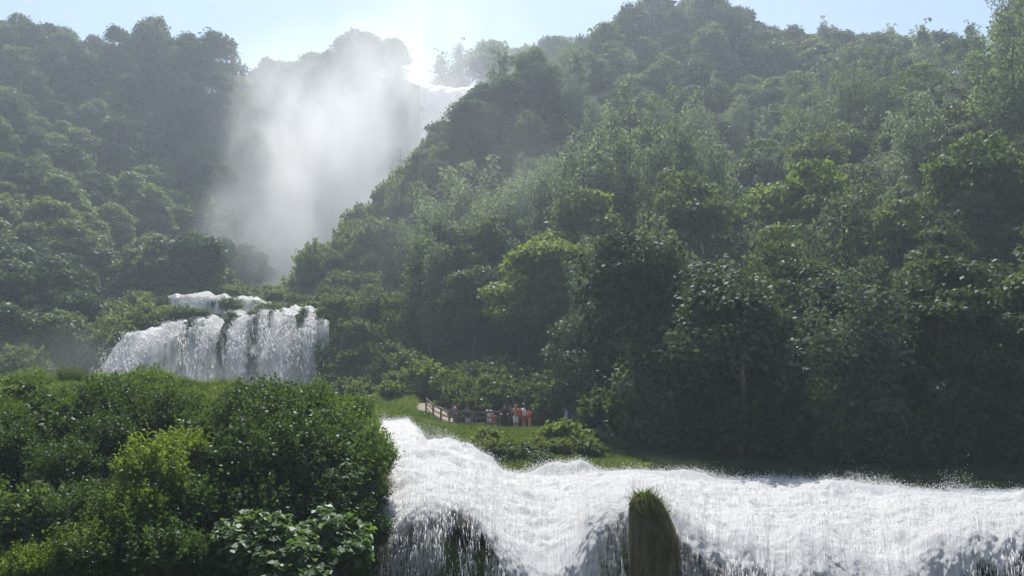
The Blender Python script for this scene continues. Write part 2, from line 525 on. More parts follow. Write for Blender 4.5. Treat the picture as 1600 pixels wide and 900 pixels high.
# ------------------------------------------------------------------ haze (needs the size of the place only)
def box_mesh(name, lo, hi):
    v = [(x, y, z) for x in (lo[0], hi[0]) for y in (lo[1], hi[1]) for z in (lo[2], hi[2])]
    f = [(0, 1, 3, 2), (4, 6, 7, 5), (0, 4, 5, 1), (2, 3, 7, 6), (0, 2, 6, 4), (1, 5, 7, 3)]
    return make_mesh(name, v, np.array(f))

m, nt, out = new_mat('haze_air')
v = N(nt, 'ShaderNodeVolumePrincipled')
v.inputs['Color'].default_value = (0.74, 0.87, 1.0, 1)
v.inputs['Density'].default_value = HAZE_DENSITY
v.inputs['Anisotropy'].default_value = 0.45
nt.links.new(v.outputs[0], out.inputs['Volume'])
M['haze'] = m
hz = link('haze', box_mesh('haze', (-9000, -12, -26), (9000, 1850, 125)), M['haze'])
tag(hz, 'thin sunlit haze filling the valley', 'haze', kind='stuff')

# ------------------------------------------------------------------ foliage builders
def norm(v):
    return v / np.maximum(np.linalg.norm(v, axis=-1, keepdims=True), 1e-9)

def leaf_quads(rng, pos, nrm, L, W, tint, droop=0.25, fold=0.12):
    n = len(pos)
    t = norm(np.cross(nrm, rng.normal(size=(n, 3))))
    t[:, 2] -= droop
    t = norm(t)
    b = norm(np.cross(nrm, t))
    nn = np.cross(t, b)
    s = rng.uniform(0.65, 1.3, (n, 1))
    Lv, Wv = L * s, W * s
    v = np.empty((n, 4, 3))
    v[:, 0] = pos
    v[:, 1] = pos + t * Lv * 0.45 + b * Wv * 0.5 + nn * Wv * fold
    v[:, 2] = pos + t * Lv
    v[:, 3] = pos + t * Lv * 0.45 - b * Wv * 0.5 + nn * Wv * fold
    f = np.arange(n * 4).reshape(n, 4)
    return v.reshape(-1, 3), f, np.repeat(np.clip(tint, 0, 1), 4)

def clump_foliage(rng, C, R, n, L, W, shell=0.72, up=0.55, jit=0.7, under=0.35, droop=0.25):
    """leaves on ellipsoid clumps (centres C, radii R (k,3))"""
    p = (R[:, 0] * R[:, 1]) ** 1.0
    idx = rng.choice(len(C), n, p=p / p.sum())
    d = norm(rng.normal(size=(n, 3)))
    flip = (d[:, 2] < -0.15) & (rng.random(n) > under)
    d[flip, 2] *= -1
    rr = shell + (1.12 - shell) * rng.random((n, 1)) ** 0.7
    # ragged clump surface
    rr *= 1 + 0.16 * rng.normal(size=(n, 1))
    pos = C[idx] + d * R[idx] * rr
    nrm = norm(d * 0.6 + np.array([0, 0, up]) + 0.72 * jit * rng.normal(size=(n, 3)))
    ct = rng.random(len(C))
    tint = 0.55 * ct[idx] + 0.45 * rng.random(n)
    return leaf_quads(rng, pos, nrm, L, W, tint, droop)

def tube(path, radii, sides=6):
    path, radii = np.asarray(path, float), np.asarray(radii, float)
    n = len(path)
    tan = norm(np.gradient(path, axis=0))
    ref = np.where(np.abs(tan[:, 2:3]) > 0.9, np.array([[1.0, 0, 0]]), np.array([[0, 0, 1.0]]))
    a = norm(np.cross(tan, ref))
    b = np.cross(tan, a)
    ang = np.linspace(0, 2 * np.pi, sides, endpoint=False)
    v = path[:, None] + radii[:, None, None] * (np.cos(ang)[None, :, None] * a[:, None] + np.sin(ang)[None, :, None] * b[:, None])
    v = np.concatenate([v.reshape(-1, 3), path[:1], path[-1:]])
    i = np.arange(n - 1)[:, None] * sides + np.arange(sides)[None]
    j = np.arange(n - 1)[:, None] * sides + (np.arange(sides)[None] + 1) % sides
    q = np.stack([i, j, j + sides, i + sides], -1).reshape(-1, 4)
    k = np.arange(sides)
    c0 = np.stack([np.full(sides, n * sides), (k + 1) % sides, k], -1)
    c1 = np.stack([np.full(sides, n * sides + 1), (n - 1) * sides + k, (n - 1) * sides + (k + 1) % sides], -1)
    return v, q, np.concatenate([c0, c1])

def join(parts):
    vs, qs, ts, o = [], [], [], 0
    for p in parts:
        vs.append(p[0])
        if len(p[1]): qs.append(p[1] + o)
        if len(p) > 2 and len(p[2]): ts.append(p[2] + o)
        o += len(p[0])
    fs = []
    if qs: fs.append(np.concatenate(qs))
    if ts: fs.append(np.concatenate(ts))
    return np.concatenate(vs), fs

def limb_path(rng, a, b, n=6, wob=0.08):
    a, b = np.asarray(a, float), np.asarray(b, float)
    t = np.linspace(0, 1, n)[:, None]
    p = a + (b - a) * t
    p[:, 2] += np.sin(t[:, 0] * np.pi) * -0.06 * np.linalg.norm(b - a)
    L = np.linalg.norm(b - a)
    p[1:-1] += rng.normal(size=(n - 2, 3)) * wob * L * 0.35
    return p

def trunk_mesh(rng, name, H, r0, targets, lean=0.03, start=0.3, limb_r=0.32):
    n = 9
    t = np.linspace(0, 1, n)
    ax = np.zeros((n, 3))
    ax[:, 2] = H * t - 0.6 * (t == 0)
    ax[:, :2] = np.cumsum(rng.normal(size=(n, 2)), 0) * lean * H * 0.25
    ax[:, :2] -= ax[0, :2]
    parts = [tube(ax, r0 * (1 - 0.85 * t) * np.where(t < 0.1, 1.25, 1))]
    for c in targets:
        h = max(start, min(0.85, (c[2] / H) * rng.uniform(0.55, 0.8)))
        base = np.array([np.interp(h, t, ax[:, k]) for k in range(3)])
        rr = r0 * limb_r * (1 - 0.5 * h)
        parts.append(tube(limb_path(rng, base, c), np.linspace(rr, rr * 0.25, 6), 5))
    v, f = join(parts)
    return make_mesh(name, v, f, smooth=True)

PROTO = {}

def proto_round(key, seed, H, R, n_clump, n_leaf, L, W, flat=0.8, base=0.25, mat='leaf_mid', clump=(0.26, 0.42), up=0.55, r0=0.22, gap=0.5):
    rng = np.random.default_rng(seed)
    zc, rz = H * (1 + base) / 2, H * (1 - base) / 2
    d = norm(rng.normal(size=(n_clump, 3)))
    d[:, 2] = np.where(d[:, 2] < -0.55, -d[:, 2], d[:, 2])
    f = rng.uniform(gap, 0.92, (n_clump, 1))
    # crown wider below the middle than at the top
    C = d * f * np.array([R, R, rz])
    k = np.interp(C[:, 2] / rz, [-1, -0.3, 0.4, 1], [0.8, 1.08, 0.95, 0.7])
    C[:, :2] *= k[:, None]
    C[:, 2] += zc
    r = R * rng.uniform(*clump, n_clump)
    Rr = np.stack([r * rng.uniform(0.85, 1.2, n_clump), r * rng.uniform(0.85, 1.2, n_clump), r * flat * rng.uniform(0.8, 1.1, n_clump)], -1)
    v, q, t = clump_foliage(rng, C, Rr, n_leaf, L, W, up=up)
    crown = make_mesh(key + '_crown', v, q, tint=t)
    crown.materials.append(M[mat])
    sel = rng.choice(n_clump, min(9, n_clump), replace=False)
    tr = trunk_mesh(rng, key + '_trunk', H * 0.82, r0, C[sel], start=0.2)
    tr.materials.append(M['bark'])
    PROTO[key] = (crown, tr, H, R)

def proto_poplar(key, seed, H, R, n_leaf, L, W, mat='leaf_silver', plumes=6):
    rng = np.random.default_rng(seed)
    C, Rr, tg = [], [], []
    for k in range(plumes):
        a = rng.uniform(0, 6.28)
        rad = R * rng.uniform(0.15, 0.6)
        top = H * rng.uniform(0.72, 1.0) if k else H
        x, y = rad * math.cos(a), rad * math.sin(a)
        zs = np.arange(H * 0.16, top, R * 0.36)
        for z in zs:
            s = (z / top)
            r = R * 0.36 * (1.15 - 0.75 * s ** 2) * rng.uniform(0.75, 1.2)
            C.append((x * (0.5 + 0.8 * s) + rng.normal() * R * 0.17, y * (0.5 + 0.8 * s) + rng.normal() * R * 0.17, z))
            Rr.append((r, r, r * 1.15))
        tg.append((x * 1.2, y * 1.2, top * 0.9))
    C, Rr = np.array(C), np.array(Rr)
    v, q, t = clump_foliage(rng, C, Rr, n_leaf, L, W, up=0.3, jit=0.9, droop=0.5, shell=0.5, under=0.6)
    crown = make_mesh(key + '_crown', v, q, tint=t)
    crown.materials.append(M[mat])
    tr = trunk_mesh(rng, key + '_trunk', H * 0.93, 0.28, tg, start=0.12, lean=0.02)
    tr.materials.append(M['bark'])
    PROTO[key] = (crown, tr, H, R)

def proto_pine(key, seed, H, R, n_leaf, L, W, mat='leaf_dark'):
    rng = np.random.default_rng(seed)
    k = 15
    a = rng.uniform(0, 6.28, k)
    z = rng.uniform(0.5, 0.95, k) * H
    rad = R * rng.uniform(0.25, 0.8, k) * np.interp(z / H, [0.5, 0.7, 1], [1, 1, 0.5])
    C = np.stack([rad * np.cos(a), rad * np.sin(a), z], -1)
    r = R * rng.uniform(0.25, 0.42, k)
    Rr = np.stack([r, r, r * 0.5], -1)
    v, q, t = clump_foliage(rng, C, Rr, n_leaf, L, W, up=0.7, shell=0.3)
    crown = make_mesh(key + '_crown', v, q, tint=t)
    crown.materials.append(M[mat])
    tr = trunk_mesh(rng, key + '_trunk', H * 0.9, 0.22, C[:10], start=0.45)
    tr.materials.append(M['bark'])
    PROTO[key] = (crown, tr, H, R)

def proto_fig(key, seed, R, H, shoots, mat='leaf_fig', L=0.26, W=0.2):
    """big-leaved shrub: rosettes of broad leaves at the ends of many shoots"""
    rng = np.random.default_rng(seed)
    d = norm(rng.normal(size=(shoots, 3)))
    d[:, 2] = np.abs(d[:, 2]) * 0.9 + rng.uniform(-0.35, 0.1, shoots)
    C = d * np.array([R, R, H]) * rng.uniform(0.45, 1.0, (shoots, 1)) ** 0.6
    C += 0.22 * R * np.stack([vnoise(C[:, 0] * 2, C[:, 1] * 2, C[:, 2] * 2, s) for s in (1, 2, 3)], -1)
    C[:, 2] += H * 0.35
    per = 9
    pos = np.repeat(C, per, 0) + rng.normal(size=(shoots * per, 3)) * 0.05
    out_d = norm(np.repeat(norm(C), per, 0) * 0.5 + rng.normal(size=(shoots * per, 3)))
    out_d[:, 2] = np.abs(out_d[:, 2]) * 0.5
    nrm = norm(np.array([0, 0, 0.9]) + 0.45 * rng.normal(size=(shoots * per, 3)) + 0.3 * np.repeat(d, per, 0))
    tint = np.repeat(rng.random(shoots), per) * 0.6 + rng.random(shoots * per) * 0.4
    v, q, t = leaf_quads(rng, pos, nrm, L, W, tint, droop=0.3)
    crown = make_mesh(key + '_foliage', v, q, tint=t)
    crown.materials.append(M[mat])
    sel = rng.choice(shoots, 14, replace=False)
    parts = [tube(limb_path(rng, (0, 0, -H * 0.6), C[s]), np.linspace(0.06, 0.015, 6), 5) for s in sel]
    vv, ff = join(parts)
    tr = make_mesh(key + '_stem', vv, ff, smooth=True)
    tr.materials.append(M['bark'])
    PROTO[key] = (crown, tr, H, R)

def proto_bush(key, seed, R, H, n_clump, n_leaf, L, W, mat='leaf_near', up=0.5, spiky=0.0):
    rng = np.random.default_rng(seed)
    d = norm(rng.normal(size=(n_clump, 3)))
    d[:, 2] = np.abs(d[:, 2]) - rng.uniform(0, 0.35, n_clump)
    C = d * rng.uniform(0.35, 0.8, (n_clump, 1)) * np.array([R, R, H])
    C[:, 2] += H * 0.25
    r = R * rng.uniform(0.18, 0.36, n_clump)
    Rr = np.stack([r, r, r * rng.uniform(0.7, 1.1, n_clump)], -1)
    n_s = int(n_leaf * 0.40)
    v, q, t = clump_foliage(rng, C, Rr, n_leaf - n_s, L, W, up=up, jit=0.8, shell=0.6, under=0.45)
    # shoots that stand out of the outline
    k = max(8, int(n_s / 26))
    sd = norm(np.stack([rng.normal(size=k) * 0.9, rng.normal(size=k) * 0.9, np.abs(rng.normal(size=k)) * 0.9 + 0.15], -1))
    st = sd * np.array([R, R, H]) * rng.uniform(0.55, 0.8, (k, 1)) + np.array([0, 0, H * 0.25])
    ln = R * rng.uniform(0.18, 0.72 + spiky, k)
    ii = rng.integers(0, k, n_s)
    u = rng.random((n_s, 1))
    dirs = norm(sd * 0.7 + np.array([0, 0, 0.6]))
    pos = st[ii] + dirs[ii] * ln[ii, None] * u + rng.normal(size=(n_s, 3)) * R * 0.035
    nrm = norm(rng.normal(size=(n_s, 3)) + np.array([0, 0, 0.4]))
    v2, q2, t2 = leaf_quads(rng, pos, nrm, L, W, 0.3 + 0.7 * rng.random(n_s), droop=-0.1)
    v, fs = join([(v, q), (v2, q2)])
    crown = make_mesh(key + '_foliage', v, fs, tint=np.concatenate([t, t2]))
    crown.materials.append(M[mat])
    sel = rng.choice(n_clump, min(9, n_clump), replace=False)
    parts = [tube(limb_path(rng, (rng.normal() * 0.05, rng.normal() * 0.05, -H * 0.7), C[s]), np.linspace(0.05, 0.012, 6), 5) for s in sel]
    vv, ff = join(parts)
    tr = make_mesh(key + '_stem', vv, ff, smooth=True)
    tr.materials.append(M['bark'])
    PROTO[key] = (crown, tr, H, R)

# far hillside trees
for i in range(4):
    proto_round(f'far_round_{i}', 100 + i, 9.5, 3.9, 40 + 5 * i, 5600, 0.60, 0.40, mat='leaf_mid', base=0.02, clump=(0.20, 0.36))
for i in range(3):
    proto_round(f'far_dark_{i}', 120 + i, 10, 4.0, 34, 6000, 0.50, 0.34, mat='leaf_dark', flat=0.9, base=0.02, clump=(0.20, 0.36))
proto_pine('far_pine_0', 131, 11, 3.6, 4200, 0.52, 0.22)
proto_pine('far_pine_1', 132, 12, 3.2, 4000, 0.52, 0.22)
proto_poplar('far_thin_0', 135, 13, 2.6, 2400, 0.5, 0.34, plumes=5)
# nearer right-hand forest
for i in range(4):
    proto_round(f'near_tier_{i}', 150 + i, 15, 4.6, 52, 14000, 0.40, 0.24, flat=0.42, base=0.06, mat='leaf_mid', clump=(0.18, 0.36), r0=0.3)
for i in range(2):
    proto_round(f'near_lime_{i}', 160 + i, 11, 4.0, 44, 12000, 0.38, 0.23, flat=0.5, base=0.12, mat='leaf_lime', clump=(0.22, 0.38))
for i in range(3):
    proto_round(f'near_dark_{i}', 170 + i, 13, 4.2, 42, 12500, 0.38, 0.23, flat=0.7, base=0.1, mat='leaf_dark')
for i in range(3):
    proto_poplar(f'near_poplar_{i}', 180 + i, 26, 4.2, 15000, 0.36, 0.26, plumes=7)
for i in range(2):
    proto_poplar(f'near_willow_{i}', 190 + i, 17, 4.0, 14000, 0.34, 0.20, plumes=8)
# shrubs at middle distance
for i in range(3):
    proto_bush(f'mid_bush_{i}', 200 + i, 1.9, 1.7, 26, 4200, 0.34, 0.22, mat='leaf_mid')
# near bank shrubs
for i in range(4):
    proto_bush(f'bank_bush_{i}', 220 + i, 1.25, 1.15, 34, 9500, 0.115, 0.062, mat='leaf_near')
for i in range(2):
    proto_bush(f'bank_lime_{i}', 230 + i, 1.2, 1.2, 30, 8000, 0.11, 0.066, mat='leaf_lime')
for i in range(2):
    proto_bush(f'bank_dark_{i}', 240 + i, 1.4, 1.3, 34, 10000, 0.125, 0.072, mat='leaf_near')
for i in range(2):
    proto_bush(f'bank_broad_{i}', 260 + i, 1.3, 1.25, 26, 4200, 0.19, 0.11, mat='leaf_near', up=0.7, spiky=0.2)
for i in range(2):
    proto_fig(f'fig_{i}', 250 + i, 1.2, 1.1, 420, L=0.19, W=0.15)

CROWN_NAME = {}
def plant(key, loc, name, label, cat, group=None, s=1.0, rz=None, tint=(1, 1, 1), sz=None, crown='crown', trunk='trunk'):
    cr, tr, H, R = PROTO[key]
    o = empty(name, loc, label, cat, group, random.uniform(0, 6.28) if rz is None else rz, (s, s, sz if sz else s))
    c = link(crown, cr, None, o)
    c.color = (*tint, 1)
    if tr is not None:
        link(trunk, tr, None, o)
    return o

def vary(lo=0.75, hi=1.25, warm=0.12):
    k = random.uniform(lo, hi)
    w_ = random.uniform(-warm, warm * 0.3)
    return (k * (1 + w_), k * (1 + w_ * 0.25), k * (1 - w_))

# ------------------------------------------------------------------ forest
def forest():
    rng = np.random.default_rng(42)
    cand = []
    # dart throwing in plan, spacing grows with depth
    cell = {}
    def ok(x, y, d):
        cx, cy = int(x // 8), int(y // 8)
        for a in (-1, 0, 1):
            for b in (-1, 0, 1):
                for (u, v_, e) in cell.get((cx + a, cy + b), ()):
                    if (u - x) ** 2 + (v_ - y) ** 2 < min(d, e) ** 2:
                        return False
        cell.setdefault((cx, cy), []).append((x, y, d))
        return True
    N0 = 26000
    px = rng.uniform(-160, 1760, N0)
    Y = np.exp(rng.uniform(math.log(44), math.log(262), N0))
    X = (px - 800) / F * Y
    Z = ground_z(X, Y)
    for i in range(N0):
        p_, y_, x_, z_ = px[i], Y[i], X[i], Z[i]
        # keep the water, the gorge floor and the island free
        if p_ < 640 and y_ < 90: continue
        if 120 < p_ < 640 and 86 < y_ < 122: continue
        if -200 < p_ <= 120 and y_ < 93: continue
        if 400 < p_ < 800 and 165 < y_ < 236 and z_ < 60: continue
        if 390 < p_ < 520 and 122 < y_ < 236 and z_ < 45: continue
        if 345 < p_ <= 390 and y_ < 165: continue
        if 615 < p_ < 775 and 200 < y_ < 258: continue
        if p_ < 660 and y_ < 100 and p_ > 500: continue
        if 640 <= p_ < 900 and y_ < np.interp(p_, [640, 720, 800, 860, 900], [92, 84, 76, 68, 63.5]): continue
        if p_ >= 900 and y_ < np.interp(p_, [900, 1000, 1100, 1200, 1400, 1760], [63, 52, 46.5, 45, 44.5, 44]): continue
        if 1535 < p_ < 1625 and y_ < 54: continue
        right = p_ > 640 and y_ < 120
        d = 4.3 if right else (4.5 if y_ < 170 else 5.0)
        if not ok(x_, y_, d): continue
        cand.append((y_, p_, x_, z_))
    cand.sort()
    # leave out trees that nothing of would show
    cover = np.zeros((100, 178), bool)
    gx, gy = np.meshgrid((np.arange(178) + 0.5) * 10 - 90, (np.arange(100) + 0.5) * 10 - 50)
    keep = []
    for y_, p_, x_, z_ in cand:
        near = y_ < 122 and p_ > 620
        H, R = (13, 4.3) if near else (8.5, 3.7)
        cx, cy, dd = project(np.array([x_, y_, z_ + H * 0.58]))
        rx, ry = R * F / dd, H * 0.46 * F / dd
        e = ((gx - cx) / rx) ** 2 + ((gy - cy) / ry) ** 2
        full = e < 1.15
        if not full.any(): continue
        if (full & ~cover).sum() < 0.06 * full.sum(): continue
        cover |= e < 0.62
        keep.append((y_, p_, x_, z_))
    return keep

trees = forest()
print('forest trees', len(trees))

ZL = {
 'left_high': 'on the upper left hillside', 'left_mid': 'on the middle of the left hillside', 'left_low': 'low on the left hillside above the misty hollow',
 'back': 'on the hazy ridge behind the mist column', 'back_right': 'on the pale far ridge beside the top fall', 'spur': 'on the spur between gorge and forest',
 'peak': 'on the tall peak of the right ridge', 'saddle': 'on the dip of the right ridge', 'right_top': 'at the top of the right slope', 'right_mid': 'halfway up the right slope', 'right_low': 'in the shaded row at the foot of the right slope'}

n_by = {}
for (y_, p_, x_, z_) in trees:
    cx, cy, dd = project(np.array([x_, y_, z_ + 5]))
    u = random.random()
    if p_ < 440 and y_ < 222:
        zone = 'left_high' if cy < 190 else 'left_mid' if cy < 370 else 'left_low'
    elif y_ > 205:
        zone = 'back' if p_ < 660 else 'back_right'
    elif y_ > 138 and p_ > 900:
        zone = 'peak' if p_ < 1200 else 'saddle'
    elif p_ < 780 and y_ > 100:
        zone = 'spur'
    else:
        zone = 'right_top' if y_ > 112 else 'right_mid' if y_ > 74 else 'right_low'
    if zone.startswith('left') or zone.startswith('back'):
        if zone == 'left_high' and u < 0.5 or u < 0.3:
            key, nm, look, tn = f'far_dark_{random.randrange(3)}', 'evergreen_oak_tree', 'dark green rounded', vary(0.8, 1.2)
        elif u < 0.92 or zone != 'left_high':
            key, nm, look, tn = f'far_round_{random.randrange(4)}', 'broadleaf_tree', 'mid green rounded', vary(0.75, 1.15)
            if zone == 'left_mid' and p_ < 260:
                tn = tuple(np.array(tn) * np.array([1.25, 1.2, 0.95]))
        else:
            key, nm, look, tn = f'far_pine_{random.randrange(2)}', 'pine_tree', 'dark flat-tiered', vary(0.8, 1.1)
        s = random.uniform(0.72, 1.12)
    elif zone in ('spur', 'peak', 'saddle', 'right_top'):
        if zone == 'right_top': u = 0.25 + u * 0.75 if u > 0.35 else u
        if u < (0.2 if zone == 'right_top' else 0.38):
            key, nm, look, tn = f'far_dark_{random.randrange(3)}', 'evergreen_oak_tree', 'dark green rounded', vary(0.8, 1.2)
        elif u < (0.66 if zone == 'right_top' else 0.80):
            key, nm, look, tn = (f'near_tier_{random.randrange(4)}' if zone == 'right_top' else f'far_round_{random.randrange(4)}'), 'broadleaf_tree', 'mid green rounded', vary(0.75, 1.2)
        elif zone == 'right_top' and u < 0.96:
            key, nm, look, tn = f'near_willow_{random.randrange(2)}', 'slender_tree', 'grey-green upright', vary(0.8, 1.1)
        else:
            key, nm, look, tn = 'far_thin_0', 'slender_tree', 'grey-green upright', vary(0.8, 1.1)
        s = random.uniform(0.75, 1.15)
        if key.startswith('near_willow'): s *= 0.78
        if key.startswith('near_tier'): s *= 0.72
    else:
        if zone == 'right_low' and 0.42 <= u < 0.60: u = 0.7
        if u < 0.42:
            key, nm, look, tn = f'near_tier_{random.randrange(4)}', 'broadleaf_tree', 'mid green tiered', vary(0.7, 1.15)
        elif u < 0.60:
            key, nm, look, tn = f'near_lime_{random.randrange(2)}', 'broadleaf_tree', 'yellow-green leafy', vary(0.7, 1.0)
        elif u < (0.84 if zone == 'right_low' else 0.68):
            key, nm, look, tn = f'near_dark_{random.randrange(3)}', 'evergreen_oak_tree', 'dark green dense', vary(0.8, 1.2)
        else:
            key, nm, look, tn = f'near_willow_{random.randrange(2)}', 'slender_tree', 'grey-green upright', vary(0.75, 1.1)
        s = random.uniform(0.72, 1.05)
        if zone == 'right_mid' and p_ < 760: s *= 0.85
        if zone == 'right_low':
            tn = tuple(c * (0.72 if p_ > 940 else 0.95) for c in tn)  # deep shade of this row put into the leaf tint, strongest on the right
    if zone == 'spur' and p_ < 720: s *= np.interp(p_, [480, 600, 720], [0.42, 0.55, 0.8])
    n_by[zone] = n_by.get(zone, 0) + 1
    where = ZL[zone]
    if 690 < p_ < 860 and y_ < 83:      # keep the path in the open
        random.random(); random.random()
        continue
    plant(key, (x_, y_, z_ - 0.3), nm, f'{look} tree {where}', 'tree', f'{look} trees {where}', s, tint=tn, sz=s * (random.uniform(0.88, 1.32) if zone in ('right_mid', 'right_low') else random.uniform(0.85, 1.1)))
print(n_by)

def on_ground(px, Y):
    x = (px - 800) / F * Y / 1.0
    return np.array([x, Y, float(ground_z(x, Y))])

def tree_to(key, px, py_top, Y, name, label, cat='tree', wide=1.0, tint=(1, 1, 1), group=None):
    """a tree rooted in the ground at depth Y whose top reaches the given height"""
    top = P(px, py_top, Y)
    g = float(ground_z(top[0], Y))
    H = PROTO[key][2]
    sz = max(0.25, (top[2] - g) / H)
    return plant(key, (top[0], Y, g - 0.2), name, label, cat, group, s=sz * wide, sz=sz, tint=tint)

# the trees one can tell apart
tree_to('near_poplar_2', 930, 178, 96, 'poplar_tree', 'slim grey-green poplar just left of the broadest silvery poplar', wide=0.8, tint=(0.9, 0.95, 0.85))
tree_to('near_poplar_0', 1010, 190, 86, 'poplar_tree', 'shorter silvery poplar standing before the matching pair', wide=0.85, tint=(0.95, 0.97, 0.95))
tree_to('near_poplar_1', 1240, 120, 118, 'poplar_tree', 'pale feathery poplar on the upper slope below the ridge dip', wide=0.8, tint=(0.9, 0.95, 0.85))
tree_to('near_poplar_0', 1440, 95, 106, 'poplar_tree', 'feathery poplar on the upper slope right of the ridge dip poplars', wide=0.8, tint=(0.8, 0.9, 0.75))
tree_to('near_willow_1', 820, 235, 104, 'willow_tree', 'pale feathery willow above the brightest yellow-green tree', wide=0.9, tint=(1, 1.02, 1))
tree_to('near_willow_1', 650, 330, 102, 'willow_tree', 'misty grey willow beside the narrow dark conical tree', wide=0.8, tint=(0.95, 1, 1))
tree_to('near_poplar_0', 975, 128, 92, 'poplar_tree', 'tall silvery poplar with broad sparkling top, left of a matching pair', wide=1.05, tint=(1, 1, 1))
tree_to('near_poplar_1', 1050, 138, 90, 'poplar_tree', 'tall silvery poplar just right of the broader sparkling one', wide=1.0)
tree_to('near_poplar_2', 1095, 160, 94, 'poplar_tree', 'thin silvery poplar third and lowest of the mid-slope cluster', wide=0.8, tint=(0.9, 0.92, 0.9))
tree_to('near_poplar_1', 1330, 75, 112, 'poplar_tree', 'grey-green poplar crossing the right ridge dip', wide=0.9, tint=(0.85, 0.9, 0.8))
tree_to('near_poplar_2', 1380, 70, 108, 'poplar_tree', 'grey-green poplar reaching the skyline right of the ridge dip', wide=0.8, tint=(0.85, 0.9, 0.8))
tree_to('near_poplar_0', 1575, -30, 84, 'poplar_tree', 'very tall poplar cut off by the top right frame corner', wide=0.95, tint=(0.85, 0.95, 0.7))
tree_to('near_willow_0', 715, 235, 105, 'willow_tree', 'pale grey-green willow in drifting spray beside the gorge', wide=1.1, tint=(1.1, 1.1, 1.15))
tree_to('near_willow_1', 775, 270, 98, 'willow_tree', 'pale grey-green willow, lower and right of the spray-veiled one', wide=1.1, tint=(1.05, 1.05, 1.05))
tree_to('near_willow_0', 690, 300, 94, 'willow_tree', 'grey-green willow leaning over the ivy cliff', wide=1.0, tint=(0.9, 0.95, 0.95))
tree_to('near_lime_0', 860, 350, 80, 'broadleaf_tree', 'bright yellow-green tree in mid-forest, left of the poplars', wide=1.0)
tree_to('near_lime_1', 920, 300, 86, 'broadleaf_tree', 'yellow-green tree just behind and right of the brightest one', wide=0.9, tint=(0.85, 0.9, 0.85))
tree_to('near_lime_0', 1255, 240, 78, 'broadleaf_tree', 'yellow-green tiered tree with two visible slim trunks on right slope', wide=0.75, tint=(0.85, 0.95, 0.8))
tree_to('near_tier_1', 1215, 340, 68, 'broadleaf_tree', 'pale tiered tree with drooping boughs at mid-right forest edge', wide=0.7, tint=(1.15, 1.15, 1.1))
tree_to('near_tier_2', 1390, 280, 68, 'broadleaf_tree', 'sunlit tiered tree right of the pale drooping one', wide=0.75, tint=(1.1, 1.15, 0.9))
tree_to('near_tier_3', 1530, 205, 66, 'broadleaf_tree', 'large tiered tree by the right edge of the frame', wide=0.8, tint=(0.95, 1.05, 1.0))
tree_to('near_dark_0', 740, 150, 132, 'evergreen_oak_tree', 'dark bristly oak on the spur crest beside the top fall', wide=1.0, tint=(1.0, 1.05, 1.0))
tree_to('near_dark_1', 845, 90, 138, 'evergreen_oak_tree', 'dark upright oak highest on the spur crest', wide=0.8)
tree_to('near_dark_2', 790, 115, 136, 'evergreen_oak_tree', 'dark oak between the two crest oaks of the spur', wide=0.9, tint=(1.1, 1.2, 1))
tree_to('near_dark_1', 625, 355, 104, 'evergreen_oak_tree', 'narrow dark conical tree above the ivy cliff', wide=0.5, tint=(0.7, 0.75, 0.8))
tree_to('far_pine_0', 178, 40, 186, 'pine_tree', 'small leaning pine alone on the left skyline', wide=1.0, tint=(0.8, 0.9, 0.9))
tree_to('far_round_1', 240, 33, 188, 'broadleaf_tree', 'tallest crown on the left skyline, right of the small pine', wide=0.9, tint=(0.9, 1, 0.9))
tree_to('far_pine_1', 298, 52, 190, 'pine_tree', 'dark pine on left skyline with sky gap at its right', wide=1.1, tint=(0.7, 0.8, 0.8))
tree_to('far_pine_0', 332, 50, 191, 'pine_tree', 'dark pine on left skyline with sky gap at its left', wide=1.0, tint=(0.7, 0.8, 0.8))
tree_to('far_dark_0', 40, 33, 184, 'evergreen_oak_tree', 'broad dark oak at the left end of the skyline', wide=1.3, tint=(0.8, 0.85, 0.85))
tree_to('far_dark_1', 0, 38, 184, 'evergreen_oak_tree', 'dark oak touching the left frame edge on the skyline', wide=1.1, tint=(0.8, 0.85, 0.85))
tree_to('far_round_2', 560, 48, 236, 'broadleaf_tree', 'tallest hazy crown above the mist column', wide=1.4, tint=(0.8, 0.85, 0.85))
tree_to('far_round_3', 610, 62, 238, 'broadleaf_tree', 'hazy crown ending at the sky notch by the top fall', wide=1.2, tint=(0.8, 0.85, 0.85))
tree_to('far_thin_0', 690, 70, 258, 'slender_tree', 'pale thin tree left of the bare-topped one above the fall', wide=1.2)
tree_to('far_thin_0', 722, 57, 258, 'slender_tree', 'pale sparse tree with bare top standing above the highest fall', wide=0.9)
tree_to('far_round_0', 770, 70, 256, 'broadleaf_tree', 'misty round tree above the highest fall, left of two', wide=1.3)
tree_to('far_round_2', 815, 72, 256, 'broadleaf_tree', 'misty round tree above the highest fall, right of two', wide=1.1)
tree_to('far_dark_2', 865, 52, 240, 'evergreen_oak_tree', 'hazy oak on the far ridge beside the spur crest', wide=1.0)
tree_to('far_dark_1', 905, 62, 200, 'evergreen_oak_tree', 'small lone dark crown in the notch left of the peak', wide=0.55)
tree_to('far_dark_0', 985, 8, 178, 'evergreen_oak_tree', 'dark crown on the left shoulder of the peak', wide=1.0)
tree_to('far_thin_0', 1082, -8, 178, 'slender_tree', 'thin see-through tree beside the roof on the peak', wide=0.8)
tree_to('far_dark_2', 1120, 0, 180, 'evergreen_oak_tree', 'broad dark crown on the right shoulder of the peak', wide=1.3)
tree_to('far_dark_1', 1165, 18, 182, 'evergreen_oak_tree', 'dark crown stepping down the right side of the peak', wide=1.1)
tree_to('far_round_0', 1300, 45, 180, 'broadleaf_tree', 'rounded crown standing on the ridge dip skyline', wide=1.1)

